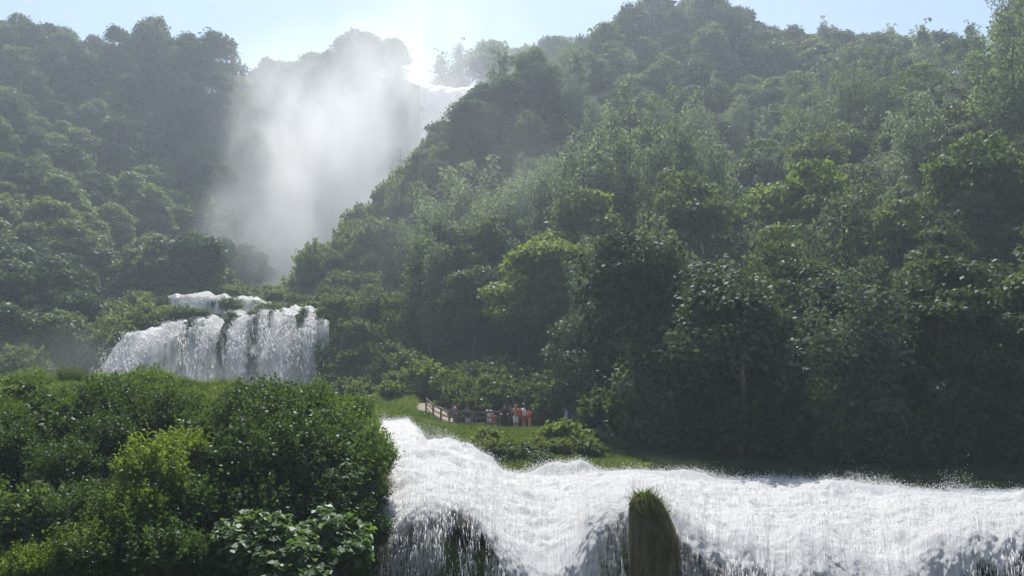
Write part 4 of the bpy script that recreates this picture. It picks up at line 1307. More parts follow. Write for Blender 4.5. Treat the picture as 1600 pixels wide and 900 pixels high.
# the near bank, one by one
B = [
 ('bank_dark_0', 395, 684, 27.0, 75, 'dark dense shrub on the bank top under the middle fall strands', (0.75, 0.8, 0.8)),
 ('bank_bush_0', 470, 680, 27.5, 70, 'dense dark shrub directly below the right end of the middle fall', (0.8, 0.9, 0.8)),
 ('bank_bush_1', 535, 706, 27.5, 62, 'sunlit pale-topped shrub at the rapids side of the bank', (1.25, 1.25, 1.0)),
 ('bank_bush_2', 585, 730, 27.2, 40, 'narrow green shrub overhanging the rapids edge', (1.2, 1.25, 0.9)),
 ('bank_bush_3', 570, 716, 28.5, 42, 'small bright shrub above the overhanging one', (1.25, 1.3, 0.9)),
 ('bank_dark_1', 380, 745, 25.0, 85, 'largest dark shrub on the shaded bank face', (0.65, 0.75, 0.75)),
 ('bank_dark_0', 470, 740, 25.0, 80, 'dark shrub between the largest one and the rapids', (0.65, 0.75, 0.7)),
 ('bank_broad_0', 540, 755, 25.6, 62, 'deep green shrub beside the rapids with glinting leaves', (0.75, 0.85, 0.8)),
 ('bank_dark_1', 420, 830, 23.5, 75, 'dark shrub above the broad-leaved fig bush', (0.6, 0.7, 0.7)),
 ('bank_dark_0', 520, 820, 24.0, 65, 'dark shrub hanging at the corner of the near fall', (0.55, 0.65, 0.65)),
 ('bank_broad_0', 345, 800, 24.0, 60, 'dark green shrub between lime shrub and fig bush', (0.7, 0.85, 0.7)),
 ('fig_0', 405, 870, 21.5, 72, 'broad-leaved fig bush at the bottom centre of the bank', (1.0, 1.0, 1.0)),
 ('fig_1', 520, 865, 21.8, 68, 'broad-leaved fig bush beside the near fall', (1.0, 1.05, 1.0)),
 ('fig_0', 490, 745, 24.2, 34, 'small broad-leaved sprig amid the dark shrubs', (1.0, 1.05, 1.0)),
 ('fig_1', 545, 750, 24.4, 30, 'broad-leaved sprig close to the rapids edge', (1.0, 1.05, 1.0)),
 ('fig_0', 460, 905, 20.8, 70, 'broad-leaved fig bush cut by the bottom frame edge', (1.0, 1.0, 1.0)),
 ('bank_lime_0', 235, 755, 22.5, 62, 'bright lime shrub glowing on the shaded bank face', (0.95, 0.98, 0.9)),
 ('bank_lime_1', 285, 715, 24.0, 40, 'upper lime shrub, right of the largest lime one', (1.1, 1.1, 0.9)),
 ('bank_lime_1', 215, 820, 21.5, 58, 'green shrub below the bright lime one', (0.65, 0.8, 0.7)),
 ('bank_broad_0', 290, 800, 22.8, 48, 'small leafy shrub right of the green one under the lime shrub', (0.8, 0.95, 0.8)),
 ('bank_bush_3', 165, 700, 25.5, 52, 'dark round shrub left of the lime shrub', (0.55, 0.65, 0.6)),
 ('bank_dark_1', 190, 645, 29.0, 48, 'dark shrub in the hollow of the grassy bank top', (0.7, 0.8, 0.7)),
 ('bank_bush_1', 270, 660, 29.0, 50, 'olive shrub on the grassy bank top by the hollow', (0.9, 1.0, 0.8)),
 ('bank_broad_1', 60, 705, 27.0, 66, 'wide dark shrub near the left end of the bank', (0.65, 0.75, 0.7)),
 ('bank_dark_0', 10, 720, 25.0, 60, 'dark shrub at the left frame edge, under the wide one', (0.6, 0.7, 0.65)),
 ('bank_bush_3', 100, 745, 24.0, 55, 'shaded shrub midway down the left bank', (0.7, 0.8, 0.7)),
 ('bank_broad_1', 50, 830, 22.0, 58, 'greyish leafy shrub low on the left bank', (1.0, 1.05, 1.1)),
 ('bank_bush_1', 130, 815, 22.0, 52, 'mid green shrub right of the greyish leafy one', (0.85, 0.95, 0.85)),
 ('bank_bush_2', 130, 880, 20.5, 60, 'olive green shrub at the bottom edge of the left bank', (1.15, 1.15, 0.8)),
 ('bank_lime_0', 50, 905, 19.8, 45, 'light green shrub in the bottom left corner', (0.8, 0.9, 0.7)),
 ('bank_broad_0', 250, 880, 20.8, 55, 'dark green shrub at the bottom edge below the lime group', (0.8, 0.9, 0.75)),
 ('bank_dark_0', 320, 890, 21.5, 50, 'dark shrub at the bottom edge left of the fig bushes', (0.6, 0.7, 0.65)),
 ('bank_bush_0', -50, 800, 23.0, 60, 'dark shrub partly outside the left frame edge', (0.7, 0.8, 0.75)),
 ('bank_broad_0', 320, 690, 27.0, 42, 'small olive shrub between lime shrub and big dark shrubs', (0.9, 1.0, 0.7)),
 ('bank_bush_3', 555, 652, 33.0, 34, 'bright feathery shrub behind the bank edge by the rapids', (1.3, 1.3, 0.9)),
 ('bank_bush_0', 425, 640, 31.0, 40, 'spiky shrub crossing the foot of the middle fall', (0.9, 1.0, 0.8)),
 ('bank_bush_2', 365, 642, 31.0, 34, 'low spiky shrub left of the one crossing the fall foot', (0.9, 1.0, 0.8)),
 ('bank_bush_1', 490, 634, 31.0, 36, 'spiky pale shrub at the foot of the fall\'s right strand', (1.15, 1.2, 0.9)),
 ('bank_dark_1', 575, 840, 24.6, 40, 'dark mossy shrub clinging beside the near fall drop', (0.55, 0.65, 0.55)),
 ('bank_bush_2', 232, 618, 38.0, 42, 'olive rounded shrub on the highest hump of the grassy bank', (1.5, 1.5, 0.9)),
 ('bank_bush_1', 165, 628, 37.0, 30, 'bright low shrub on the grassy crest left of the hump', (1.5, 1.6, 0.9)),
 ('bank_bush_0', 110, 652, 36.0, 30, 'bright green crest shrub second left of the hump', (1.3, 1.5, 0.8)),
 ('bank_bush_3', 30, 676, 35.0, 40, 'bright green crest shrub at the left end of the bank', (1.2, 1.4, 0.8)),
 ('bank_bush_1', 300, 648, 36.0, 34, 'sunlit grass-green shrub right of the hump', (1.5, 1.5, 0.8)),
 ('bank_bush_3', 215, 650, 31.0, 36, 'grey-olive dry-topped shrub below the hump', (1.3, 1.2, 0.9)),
 ('bank_bush_0', 120, 660, 29.0, 40, 'leafy green shrub below the grassy crest', (1.0, 1.15, 0.8)),
]
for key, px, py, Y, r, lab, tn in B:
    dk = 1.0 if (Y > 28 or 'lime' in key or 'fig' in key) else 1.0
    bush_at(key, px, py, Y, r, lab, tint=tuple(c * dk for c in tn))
# fillers on the bank that nothing tells apart
rg = random.Random(77)
for k in range(46):
    Y = rg.uniform(20.5, 30)
    px = rg.uniform(-80, 575)
    x = (px - 800) / F * Y
    z = float(ground_z(x, Y))
    s = rg.uniform(0.55, 0.95)
    if z > -1.2: s *= 0.5
    key = rg.choice(['bank_bush_0', 'bank_bush_1', 'bank_bush_2', 'bank_bush_3', 'bank_dark_0'])
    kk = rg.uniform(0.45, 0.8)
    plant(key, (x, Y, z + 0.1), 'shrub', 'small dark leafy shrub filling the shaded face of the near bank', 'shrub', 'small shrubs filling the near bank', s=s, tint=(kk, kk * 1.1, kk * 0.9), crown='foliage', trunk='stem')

for k in range(16):
    Y = rg.uniform(31, 40)
    px = rg.uniform(-60, 190)
    x = (px - 800) / F * Y
    kk = rg.uniform(1.0, 1.5)
    plant(rg.choice(['bank_bush_0', 'bank_bush_1', 'bank_bush_3', 'bank_broad_0']), (x, Y, float(ground_z(x, Y)) + 0.05), 'shrub', 'low bright shrub on the grassy top of the near bank, left part', 'shrub', 'low shrubs on the grassy top of the near bank', s=rg.uniform(0.45, 0.8), sz=rg.uniform(0.3, 0.6), tint=(kk, kk * 1.05, kk * 0.75), crown='foliage', trunk='stem')
# middle distance shrubs
rg = random.Random(19)
MB = [
 (360, 481, 104, 20, 'round green bush standing in the water above the middle fall', (1, 1, 0.9), 0.7),
 (332, 478, 107, 9, 'small dark bush in the upper step, left of the round one', (0.7, 0.8, 0.8), 0.9),
 (420, 485, 103, 24, 'low green bush on the ledge, right of the round one', (1, 1, 0.9), 0.4),
 (256, 478, 107, 15, 'dark bush closing the left end of the upper step', (0.6, 0.65, 0.6), 0.9),
 (310, 492, 97, 18, 'flat dark bush at the ledge edge of the middle fall', (0.7, 0.75, 0.7), 0.5),
 (282, 494, 97, 22, 'low dark bush by the left strands of the middle fall', (0.7, 0.8, 0.7), 0.6),
 (363, 499, 94.6, 8, 'dark mossy clump dividing the middle fall, leftmost of the lip clumps', (0.5, 0.55, 0.5), 1.3),
 (400, 499, 94.4, 11, 'tallest mossy clump dividing the middle fall', (0.55, 0.6, 0.5), 1.4),
 (425, 494, 94.4, 7, 'dark narrow clump right of the tallest mossy clump', (0.5, 0.55, 0.5), 1.6),
 (441, 489, 94.6, 4, 'tiny dark clump on the lip of the middle fall', (0.5, 0.55, 0.5), 1.3),
 (476, 494, 94.2, 9, 'dark clump over the foaming hollow of the middle fall', (0.5, 0.55, 0.5), 1.3),
 (500, 490, 94.2, 5, 'last dark clump before the right end of the lip', (0.5, 0.55, 0.5), 1.3),
 (490, 483, 104, 22, 'pale misty bush behind the right end of the ledge', (1.1, 1.1, 1), 0.5),
 (430, 476, 118, 16, 'misty bush at the edge of the spray pool', (1, 1, 1), 0.5),
 (275, 455, 122, 22, 'light green mound behind the upper step', (1.2, 1.2, 0.9), 0.4),
 (880, 688, 47.5, 32, 'leafy elder bush at the right end of the island', (1.3, 1.35, 1.0), 0.9),
 (912, 704, 46.0, 26, 'lower leafy bush beside the island elder', (1.1, 1.2, 0.9), 0.8),
 (815, 715, 43.6, 36, 'dark creeping bush at the water edge of the island', (0.6, 0.75, 0.55), 0.5),
 (770, 708, 44.6, 30, 'dark bush behind the leaping foam crest', (0.65, 0.8, 0.55), 0.5),
 (845, 722, 42.6, 22, 'dark overhanging bush left of the foam mound', (0.6, 0.75, 0.55), 0.6),
 (610, 615, 74, 26, 'bright green bush at the foot of the ivy cliff', (1.3, 1.35, 0.9), 0.6),
 (575, 632, 66, 22, 'bright low bush behind the head of the rapids', (1.2, 1.3, 0.8), 0.6),
 (665, 600, 76, 36, 'yellow-green bush behind the wooden fence', (1.25, 1.25, 0.9), 0.9),
 (700, 610, 72, 28, 'dull green bush just behind the person in pink', (0.9, 1, 0.8), 0.9),
 (617, 600, 79, 20, 'small green bush at the top of the pale gap by the ivy cliff', (1.0, 1.1, 0.8), 0.9),
 (562, 618, 72, 24, 'bright bush between the bank shrubs and the ivy cliff foot', (1.2, 1.25, 0.8), 0.8),
 (538, 612, 77, 22, 'dull green bush low against the ivy cliff behind the bank', (0.9, 1.0, 0.8), 0.8),
 (640, 580, 82, 34, 'dark bush on top of the fence-side bank', (0.8, 0.9, 0.8), 0.9),
]
for i, (px, py, Y, r, lab, tn, sq) in enumerate(MB):
    bush_at(f'mid_bush_{i % 3}', px, py, Y, r, lab, tint=tn, squash=sq, name='bush', cat='bush')
def mossy_rib(px, py0, py1, w_px, label, seed):
    Yl = float(np.interp(px, mt[:, 0], mt[:, 2]))
    a, b = P(px, py0, Yl - 0.9), P(px - 3, py1, Yl - 0.9 - (py1 - py0) * 0.052)
    root = empty('mossy_rock', b, label, 'rock')
    n, na = 40, 22
    t = np.linspace(0, 1, n)
    ang = np.linspace(0, 2 * np.pi, na, endpoint=False)
    T, A = np.meshgrid(t, ang, indexing='ij')
    rad = w_px / F * Yl * np.interp(T, [0, 0.5, 0.85, 1], [0.75, 1.0, 1.1, 0.1]) * (1 + 0.35 * fbm(np.cos(A) * 1.5 + seed, np.sin(A) * 1.5, T * 4, 3, seed))
    c = (a - b)[None, None] * T[..., None]
    c[..., 0] += 0.3 * np.sin(T * 5 + seed)
    V = c + np.stack([rad * np.cos(A), rad * np.sin(A) * 0.9, 0.12 * fbm(A, T * 6, 0, 2, seed)], -1)
    i_ = np.arange(n - 1)[:, None] * na + np.arange(na)[None]
    j_ = np.arange(n - 1)[:, None] * na + (np.arange(na)[None] + 1) % na
    q = np.stack([i_, j_, j_ + na, i_ + na], -1).reshape(-1, 4)
    link('rock', make_mesh('rib_rock', V.reshape(-1, 3), q, smooth=True), M['rock_wet'], root)
    rg_ = np.random.default_rng(seed)
    k = 1500
    ii = rg_.integers(int(n * 0.35), n, k)
    p = V[ii, rg_.integers(0, na, k)]
    nr = norm(p - (a - b) * (ii / (n - 1))[:, None] + np.array([0, 0, 0.3]))
    v_, f_, t_ = leaf_quads(rg_, p, norm(nr + rg_.normal(size=(k, 3)) * 0.5), 0.30, 0.16, rg_.random(k), droop=0.6)
    o_ = link('moss', make_mesh('rib_moss', v_, f_, tint=t_), M['leaf_dark'], root)
    o_.color = (0.75, 0.8, 0.7, 1)
mossy_rib(352, 500, 575, 6, 'long dark mossy rib parting the left strands of the middle fall', 3)
mossy_rib(399, 496, 585, 8, 'longest mossy rib in the centre of the middle fall', 4)
mossy_rib(300, 500, 545, 5, 'short mossy rib near the left shoulder of the middle fall', 5)
mossy_rib(427, 490, 512, 5, 'small mossy knob right of the longest rib', 6)
mossy_rib(477, 491, 512, 8, 'mossy knob over the hollow in the right of the middle fall', 7)
for k in range(20):
    px = rg.uniform(800, 930) if k < 13 else rg.uniform(690, 800)
    Y = rg.uniform(43.5, 50) if k < 13 else rg.uniform(44, 47)
    x = (px - 800) / F * Y
    kk = rg.uniform(0.9, 1.5)
    plant(f'mid_bush_{k % 3}', (x, Y, float(ground_z(x, Y)) + 0.05), 'weed', 'low leafy weed in the meadow of the island', 'weed', 'weeds in the island meadow', s=rg.uniform(0.22, 0.5), sz=rg.uniform(0.18, 0.4), tint=(kk * 1.05, kk, kk * 0.8), crown='foliage', trunk='stem')
# leafy slope left of the middle fall
rg = random.Random(5)
for k in range(34):
    px = rg.uniform(-60, 265)
    py = np.interp(px, [-60, 60, 140, 200, 265], [590, 560, 535, 515, 490]) + rg.uniform(-22, 45) * (1 if px < 150 else 0.35)
    Y = np.interp(py, [480, 520, 620], [101, 97, 88]) + rg.uniform(-1, 1)
    kk = rg.uniform(0.85, 1.3)
    bush_at(f'mid_bush_{k % 3}', px, py, Y, rg.uniform(17, 32), 'light green bush on the slope left of the middle fall', 'bushes left of the middle fall', tint=(kk, kk * 1.03, kk * 0.85), squash=rg.uniform(0.6, 0.9), name='bush', cat='bush')
for k in range(40):
    px = rg.uniform(-40, 225)
    Y = rg.uniform(93, 112) if px > 60 else rg.uniform(80, 100)
    x = (px - 800) / F * Y
    kk = rg.uniform(0.75, 1.15)
    plant(f'mid_bush_{k % 3}', (x, Y, float(ground_z(x, Y)) + 0.3), 'bush', 'mid green bush in the hollow behind the near bank', 'bush', 'bushes in the left hollow', s=rg.uniform(0.9, 1.6), tint=(kk, kk * 1.03, kk * 0.9), crown='foliage', trunk='stem')
for k in range(44):
    px = rg.uniform(250, 530)
    Y = rg.uniform(119, 128) if px < 420 else rg.uniform(101, 126)
    x = (px - 800) / F * Y
    kk = rg.uniform(0.8, 1.2)
    plant(f'mid_bush_{k % 3}', (x, Y, float(ground_z(x, Y)) + 0.1), 'bush', 'low misty bush on the shelf around the upper step', 'bush', 'bushes on the shelf of the middle fall', s=rg.uniform(0.6, 1.0), sz=rg.uniform(0.35, 0.8), tint=(kk, kk * 1.03, kk * 0.9), crown='foliage', trunk='stem')
# ivy-clad cliff right of the middle fall
for k in range(46):
    px = rg.uniform(515, 650)
    py = rg.uniform(488, 612)
    Y = 95 - (py - 488) / 124 * 9 + rg.uniform(-1, 1)
    kk = rg.uniform(0.65, 1.0)
    bush_at(f'mid_bush_{k % 3}', px, py, Y, rg.uniform(18, 30), 'dense dark bush clothing the cliff right of the middle fall', 'bushes on the cliff right of the middle fall', tint=(kk, kk * 1.05, kk * 0.85), squash=1.0, name='bush', cat='bush')
# bushes along the rise between the cliff and the forest
for k in range(30):
    px = rg.uniform(505, 680)
    Y = rg.uniform(96, 128)
    x = (px - 800) / F * Y
    kk = rg.uniform(0.7, 1.15)
    plant(f'mid_bush_{k % 3}', (x, Y, float(ground_z(x, Y)) + 0.5), 'bush', 'grey-green bush on the misty rise above the ivy cliff', 'bush', 'bushes above the ivy cliff', s=rg.uniform(0.7, 1.2), tint=(kk, kk * 1.03, kk * 0.9), crown='foliage', trunk='stem')
# understorey at the foot of the right forest
for k in range(70):
    px = rg.uniform(700, 1700)
    if 1540 < px < 1620: continue
    Y = np.interp(px, [640, 720, 800, 900, 1000, 1200, 1400, 1760], [88, 72, 66, 62, 50, 45, 44, 43]) + rg.uniform(0, 9)
    x = (px - 800) / F * Y
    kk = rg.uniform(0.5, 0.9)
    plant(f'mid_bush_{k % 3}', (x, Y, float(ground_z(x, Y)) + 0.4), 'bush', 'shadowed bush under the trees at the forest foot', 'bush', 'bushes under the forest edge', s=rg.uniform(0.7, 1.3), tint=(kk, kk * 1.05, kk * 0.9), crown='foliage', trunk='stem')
for k in range(70):
    px = rg.uniform(470, 760)
    Y = rg.uniform(128, 146)
    x = (px - 800) / F * Y
    kk = rg.uniform(0.7, 1.15)
    plant(f'mid_bush_{k % 3}', (x, Y, float(ground_z(x, Y)) + 0.8), 'bush', 'grey-green bush covering the spur beside the mist', 'bush', 'bushes covering the spur', s=rg.uniform(0.9, 1.9), sz=rg.uniform(0.9, 2.2), tint=(kk, kk * 1.03, kk * 0.9), crown='foliage', trunk='stem')
for k in range(10):
    px = rg.uniform(508, 526)
    Y = 93.6 - k * 0.75
    c = P(px, 490 + k * 13, Y)
    plant(f'mid_bush_{k % 3}', tuple(c), 'bush', 'dark bush hanging at the right edge of the middle fall', 'bush', 'bushes hanging at the right edge of the middle fall', s=0.7, tint=(0.7, 0.75, 0.6), crown='foliage', trunk='stem')
for k in range(16):
    px = rg.uniform(712, 800)
    Y = rg.uniform(64.5, 70)
    x = (px - 800) / F * Y
    kk = rg.uniform(0.6, 0.9)
    plant(f'mid_bush_{k % 3}', (x, Y, float(ground_z(x, Y)) + 0.3), 'bush', 'dark bush directly behind the people on the path', 'bush', 'bushes behind the people', s=rg.uniform(0.6, 1.0), tint=(kk, kk * 1.05, kk * 0.9), crown='foliage', trunk='stem')
# bare saplings against the mist on the spur
def bare_sapling(px, py_top, Y, h_px, label):
    rgn = np.random.default_rng(int(px))
    top = P(px, py_top, Y)
    g = float(ground_z(top[0], Y))
    h = max(3.0, top[2] - g)
    root = empty('bare_sapling', (top[0], Y, g), label, 'sapling')
    ax = limb_path(rgn, (0, 0, -0.3), (rgn.normal() * 0.3, 0, h), 8, 0.03)
    link('trunk', make_mesh('trunk', *(lambda t: (t[0], [t[1], t[2]]))(tube(ax, np.linspace(0.09, 0.015, 8), 5))), M['bark'], root)
    parts = []
    for k in range(14):
        i = rgn.uniform(0.45, 0.95)
        b = np.array([np.interp(i, np.linspace(0, 1, 8), ax[:, c]) for c in range(3)])
        a = rgn.uniform(0, 6.28)
        e = b + np.array([math.cos(a) * 0.8, math.sin(a) * 0.8, rgn.uniform(0.6, 1.4)]) * rgn.uniform(0.5, 1.1)
        parts.append(tube(limb_path(rgn, b, e), np.linspace(0.035, 0.01, 6), 4))
    v_, f_ = join(parts)
    link('twig', make_mesh('twig', v_, f_), M['bark'], root)
bare_sapling(632, 232, 140, 40, 'bare twiggy sapling sticking up on the spur against the mist')
bare_sapling(612, 248, 141, 40, 'shorter bare sapling left of the twiggy one on the spur')

# ------------------------------------------------------------------ island: path, fence
def box(sx, sy, sz, c=(0, 0, 0), bev=0.015):
    bm = bmesh.new()
    bmesh.ops.create_cube(bm, size=1.0)
    bmesh.ops.scale(bm, vec=(sx, sy, sz), verts=bm.verts)
    bmesh.ops.bevel(bm, geom=bm.edges[:], offset=min(bev, 0.3 * min(sx, sy, sz)), segments=2, affect='EDGES')
    bmesh.ops.translate(bm, vec=c, verts=bm.verts)
    return bm

def bm_obj(name, bm, mat, parent=None, smooth=False):
    me = bpy.data.meshes.new(name)
    bm.to_mesh(me)
    bm.free()
    if smooth:
        for p in me.polygons: p.use_smooth = True
    return link(name, me, mat, parent)

def path_strip():
    pts = [(668, 72), (680, 68), (700, 62.5), (742, 58.6), (800, 59), (860, 60), (930, 60), (1100, 58), (1400, 54.5), (1600, 51.5), (1800, 50)]
    pts = np.array(pts, float)
    n = 120
    tt = np.linspace(0, len(pts) - 1, n)
    px = np.interp(tt, np.arange(len(pts)), pts[:, 0])
    Y = np.interp(tt, np.arange(len(pts)), pts[:, 1])
    x = (px - 800) / F * Y
    c = np.stack([x, Y], -1)
    d = norm(np.gradient(c, axis=0))
    nrm = np.stack([-d[:, 1], d[:, 0]], -1)
    V = []
    for k in (-1.3, -0.6, 0, 0.6, 1.3):
        q = c + nrm * k
        V.append(np.concatenate([q, (ground_z(c[:, 0], c[:, 1]) + 0.06)[:, None]], 1))
    V = np.stack(V, 1).reshape(-1, 3)
    o = link('path', make_mesh('path', V, grid_faces(n, 5), smooth=True), M['path'])
    tag(o, 'pale footpath across the island behind the fence', 'path', kind='structure')
path_strip()

def fence():
    # two runs meeting at the near corner
    A = [(667, 66.5), (678, 63.4), (690, 61.0), (703, 58.9), (717, 57.0)]
    Bq = [(717, 57.0), (738, 57.1), (760, 57.2), (781, 57.4)]
    z_of = lambda px, Y: float(ground_z((px - 800) / F * Y, Y))
    pos = lambda px, Y: Vector(((px - 800) / F * Y, Y, z_of(px, Y)))
    base = pos(*A[-1])
    root = empty('wooden_fence', base, 'brown wooden rail fence turning a corner beside the standing people', 'fence')
    pts = [pos(*a) for a in A] + [pos(*b) for b in Bq[1:]]
    for i, p in enumerate(pts):
        q = p - base
        bm = box(0.13, 0.13, 1.30, (q.x, q.y, q.z + 0.40), 0.02)
        bm_obj('post', bm, M['wood'], root)
    for i in range(len(pts) - 1):
        a, b = pts[i] - base, pts[i + 1] - base
        d = b - a
        for h, th in ((0.96, 0.12), (0.62, 0.09), (0.28, 0.09)):
            bm = box(d.length - 0.14, 0.05, th, (0, 0, 0), 0.012)
            ob = bm_obj('rail', bm, M['wood'], root)
            mid = (a + b) / 2 + Vector((0, 0, h))
            ob.matrix_local = Matrix.Translation(mid) @ d.to_track_quat('X', 'Z').to_matrix().to_4x4()
    return base
fence_base = fence()

def kerb():
    a = on_ground(716, 56.6)
    b = on_ground(757, 56.6)
    o = bm_obj('path_edging', box(b[0] - a[0], 0.22, 0.26, (0, 0, 0.08), 0.02), M['path'])
    o.location = ((a[0] + b[0]) / 2, 56.6, (a[2] + b[2]) / 2)
    tag(o, 'pale stone edging under the front run of the fence', 'edging')
kerb()

# ------------------------------------------------------------------ people
def capsule(bm, a, b, ra, rb, seg=10):
    a, b = Vector(a), Vector(b)
    d = b - a
    L = max(d.length, 1e-4)
    r = bmesh.ops.create_cone(bm, cap_ends=True, segments=seg, radius1=ra, radius2=rb, depth=L)
    mt = Matrix.Translation((a + b) / 2) @ d.to_track_quat('Z', 'Y').to_matrix().to_4x4()
    bmesh.ops.transform(bm, matrix=mt, verts=r['verts'])
    for c, rr in ((a, ra), (b, rb)):
        s = bmesh.ops.create_icosphere(bm, subdivisions=2, radius=rr)
        bmesh.ops.translate(bm, vec=c, verts=s['verts'])

def ball(bm, c, r, sc=(1, 1, 1)):
    s = bmesh.ops.create_icosphere(bm, subdivisions=2, radius=r)
    bmesh.ops.scale(bm, vec=sc, verts=s['verts'])
    bmesh.ops.translate(bm, vec=c, verts=s['verts'])

def fused(bm, name, voxel):
    """one continuous skin from overlapping limbs"""
    me = bpy.data.meshes.new(name + '_raw')
    bm.to_mesh(me)
    bm.free()
    o = bpy.data.objects.new(name + '_raw', me)
    COL.objects.link(o)
    md = o.modifiers.new('r', 'REMESH')
    md.mode = 'VOXEL'
    md.voxel_size = voxel
    sm = o.modifiers.new('s', 'SMOOTH')
    sm.factor = 0.5
    sm.iterations = 3
    dg = bpy.context.evaluated_depsgraph_get()
    res = bpy.data.meshes.new_from_object(o.evaluated_get(dg))
    bpy.data.objects.remove(o)
    bpy.data.meshes.remove(me)
    for p in res.polygons: p.use_smooth = True
    return res

CLOTH = {}
def cloth(col):
    key = tuple(col)
    if key not in CLOTH:
        CLOTH[key] = plain('cloth', col, 0.85, 0.12, 9)
    return CLOTH[key]

def person(loc, rz, h, label, shirt, legs_col, hair_col, skin=(0.42, 0.26, 0.19), bend=0.0, arm='rail', long_legs=False, seated=False, hat=None, long_sleeve=False, pack=None):
    root = empty('person', loc, label, 'person', None, rz)
    k = h / 1.72
    sc = lambda v: Vector(v) * k
    hip = Vector((0, 0, 0.90))
    R = Matrix.Rotation(-bend, 3, 'X')              # lean forward towards +Y
    up = lambda v: hip + R @ (Vector(v) - hip)
    bm = bmesh.new()
    # trunk
    capsule(bm, sc((0, 0, 0.93)), sc(up((0, 0, 1.12))), 0.135 * k, 0.125 * k)
    capsule(bm, sc(up((-0.07, 0, 1.28))), sc(up((0.07, 0, 1.28))), 0.125 * k, 0.125 * k)
    capsule(bm, sc(up((0, 0, 1.1))), sc(up((0, 0, 1.30))), 0.125 * k, 0.13 * k)
    capsule(bm, sc(up((-0.14, 0, 1.40))), sc(up((0.14, 0, 1.40))), 0.06 * k, 0.06 * k)
    capsule(bm, sc(up((0, 0, 1.40))), sc(up((0, 0.02, 1.53))), 0.058 * k, 0.05 * k)
    hd = up((0, 0.03, 1.61))
    ball(bm, sc(hd), 0.098 * k, (0.86, 1.0, 1.16))
    ball(bm, sc(hd + R @ Vector((0, 0.10, -0.015))), 0.017 * k, (0.8, 1.2, 1.3))         # nose
    ball(bm, sc(hd + R @ Vector((0, 0.06, -0.075))), 0.045 * k)                           # chin
    for s in (-1, 1):
        ball(bm, sc(hd + R @ Vector((0.086 * s, 0, -0.01))), 0.026 * k, (0.5, 1, 1.3))   # ears
        # legs
        kn, an = Vector((0.11 * s, 0.03, 0.48)), Vector((0.12 * s, -0.02 + 0.05 * s, 0.08))
        capsule(bm, sc((0.085 * s, 0, 0.88)), sc(kn), 0.092 * k, 0.058 * k)
        capsule(bm, sc(kn), sc(an), 0.058 * k, 0.037 * k)
        capsule(bm, sc(an + Vector((0, -0.03, -0.035))), sc(an + Vector((0.01 * s, 0.15, -0.05))), 0.036 * k, 0.030 * k)
    hands = []
    arms = []
    for s in (-1, 1):
        sh = up((0.185 * s, 0, 1.39))
        if arm == 'rail':
            el = up((0.25 * s, 0.10, 1.13)); ha = up((0.20 * s, 0.34, 1.08))
        elif arm == 'down':
            el = up((0.25 * s, -0.02, 1.11)); ha = up((0.26 * s, 0.08, 0.86))
        elif arm == 'hip':
            el = up((0.38 * s, -0.05, 1.15)); ha = up((0.20 * s, 0.06, 0.98))
        else:                                         # one hand raised to the face (camera, phone)
            el = up((0.27 * s, 0.12, 1.15)); ha = up((0.09 * s, 0.26, 1.42))
        capsule(bm, sc(sh), sc(el), 0.050 * k, 0.038 * k)
        capsule(bm, sc(el), sc(ha), 0.038 * k, 0.026 * k)
        d = (ha - el).normalized()
        pc = ha + d * 0.045
        capsule(bm, sc(ha), sc(pc + d * 0.02), 0.028 * k, 0.030 * k)
        arms.append((sh, el))
        hands.append((pc, d, s))
    body = fused(bm, 'body', 0.017 * k)
    # fingers: separate tapered chains rooted in the palm
    vs, fs = [], []
    for pc, d, s in hands:
        side = d.cross(Vector((0, 0, 1)))
        side = side.normalized() if side.length > 0.1 else Vector((1, 0, 0))
        dn = side.cross(d).normalized()
        if dn.z > 0: dn = -dn
        for f_, ln in ((-1.5, 0.062), (-0.5, 0.074), (0.5, 0.080), (1.5, 0.070)):
            b = pc + side * (f_ * 0.018) + d * 0.02
            m_ = b + d * ln * 0.55 + dn * 0.008
            e = m_ + d * ln * 0.35 + dn * ln * 0.35
            v_, q_, t_ = tube(np.array([sc(b), sc(m_), sc(e)]), np.array([0.0095, 0.0085, 0.006]) * k, 6)
            vs.append((v_, q_, t_))
        tb = pc - d * 0.015 + side * (0.026 * -s)
        te = tb + d * 0.045 + side * (0.028 * -s)
        vs.append(tube(np.array([sc(tb), sc((tb + te) / 2), sc(te)]), np.array([0.012, 0.011, 0.008]) * k, 6))
    fv, ff = join(vs)
    bmx = bmesh.new()
    bmx.from_mesh(body)
    fm = make_mesh('f', fv, ff, smooth=True)
    bmx.from_mesh(fm)
    bmx.to_mesh(body)
    bmx.free()
    body.name = 'body'
    link('body', body, cloth(skin), root)
    # shirt follows the trunk and upper arms
    bm = bmesh.new()
    g = 0.018
    capsule(bm, sc((0, 0, 0.95)), sc(up((0, 0, 1.12))), (0.150 + g * 0.6) * k, (0.135 + g) * k)
    capsule(bm, sc(up((-0.07, 0, 1.28))), sc(up((0.07, 0, 1.28))), (0.125 + g) * k, (0.125 + g) * k)
    capsule(bm, sc(up((0, 0, 1.1))), sc(up((0, 0, 1.30))), (0.127 + g) * k, (0.13 + g) * k)
    capsule(bm, sc(up((-0.14, 0, 1.40))), sc(up((0.14, 0, 1.40))), (0.06 + g) * k, (0.06 + g) * k)
    for (sh, el), (pc, d, s) in zip(arms, hands):
        capsule(bm, sc(sh), sc(sh.lerp(el, 0.98 if long_sleeve else 0.62)), (0.052 + g) * k, (0.046 + g) * k)
        if long_sleeve:
            capsule(bm, sc(el), sc(el.lerp(pc, 0.7)), (0.042 + g * 0.7) * k, (0.03 + g * 0.7) * k)
    link('shirt', fused(bm, 'shirt', 0.017 * k), cloth(shirt), root)
    bm = bmesh.new()
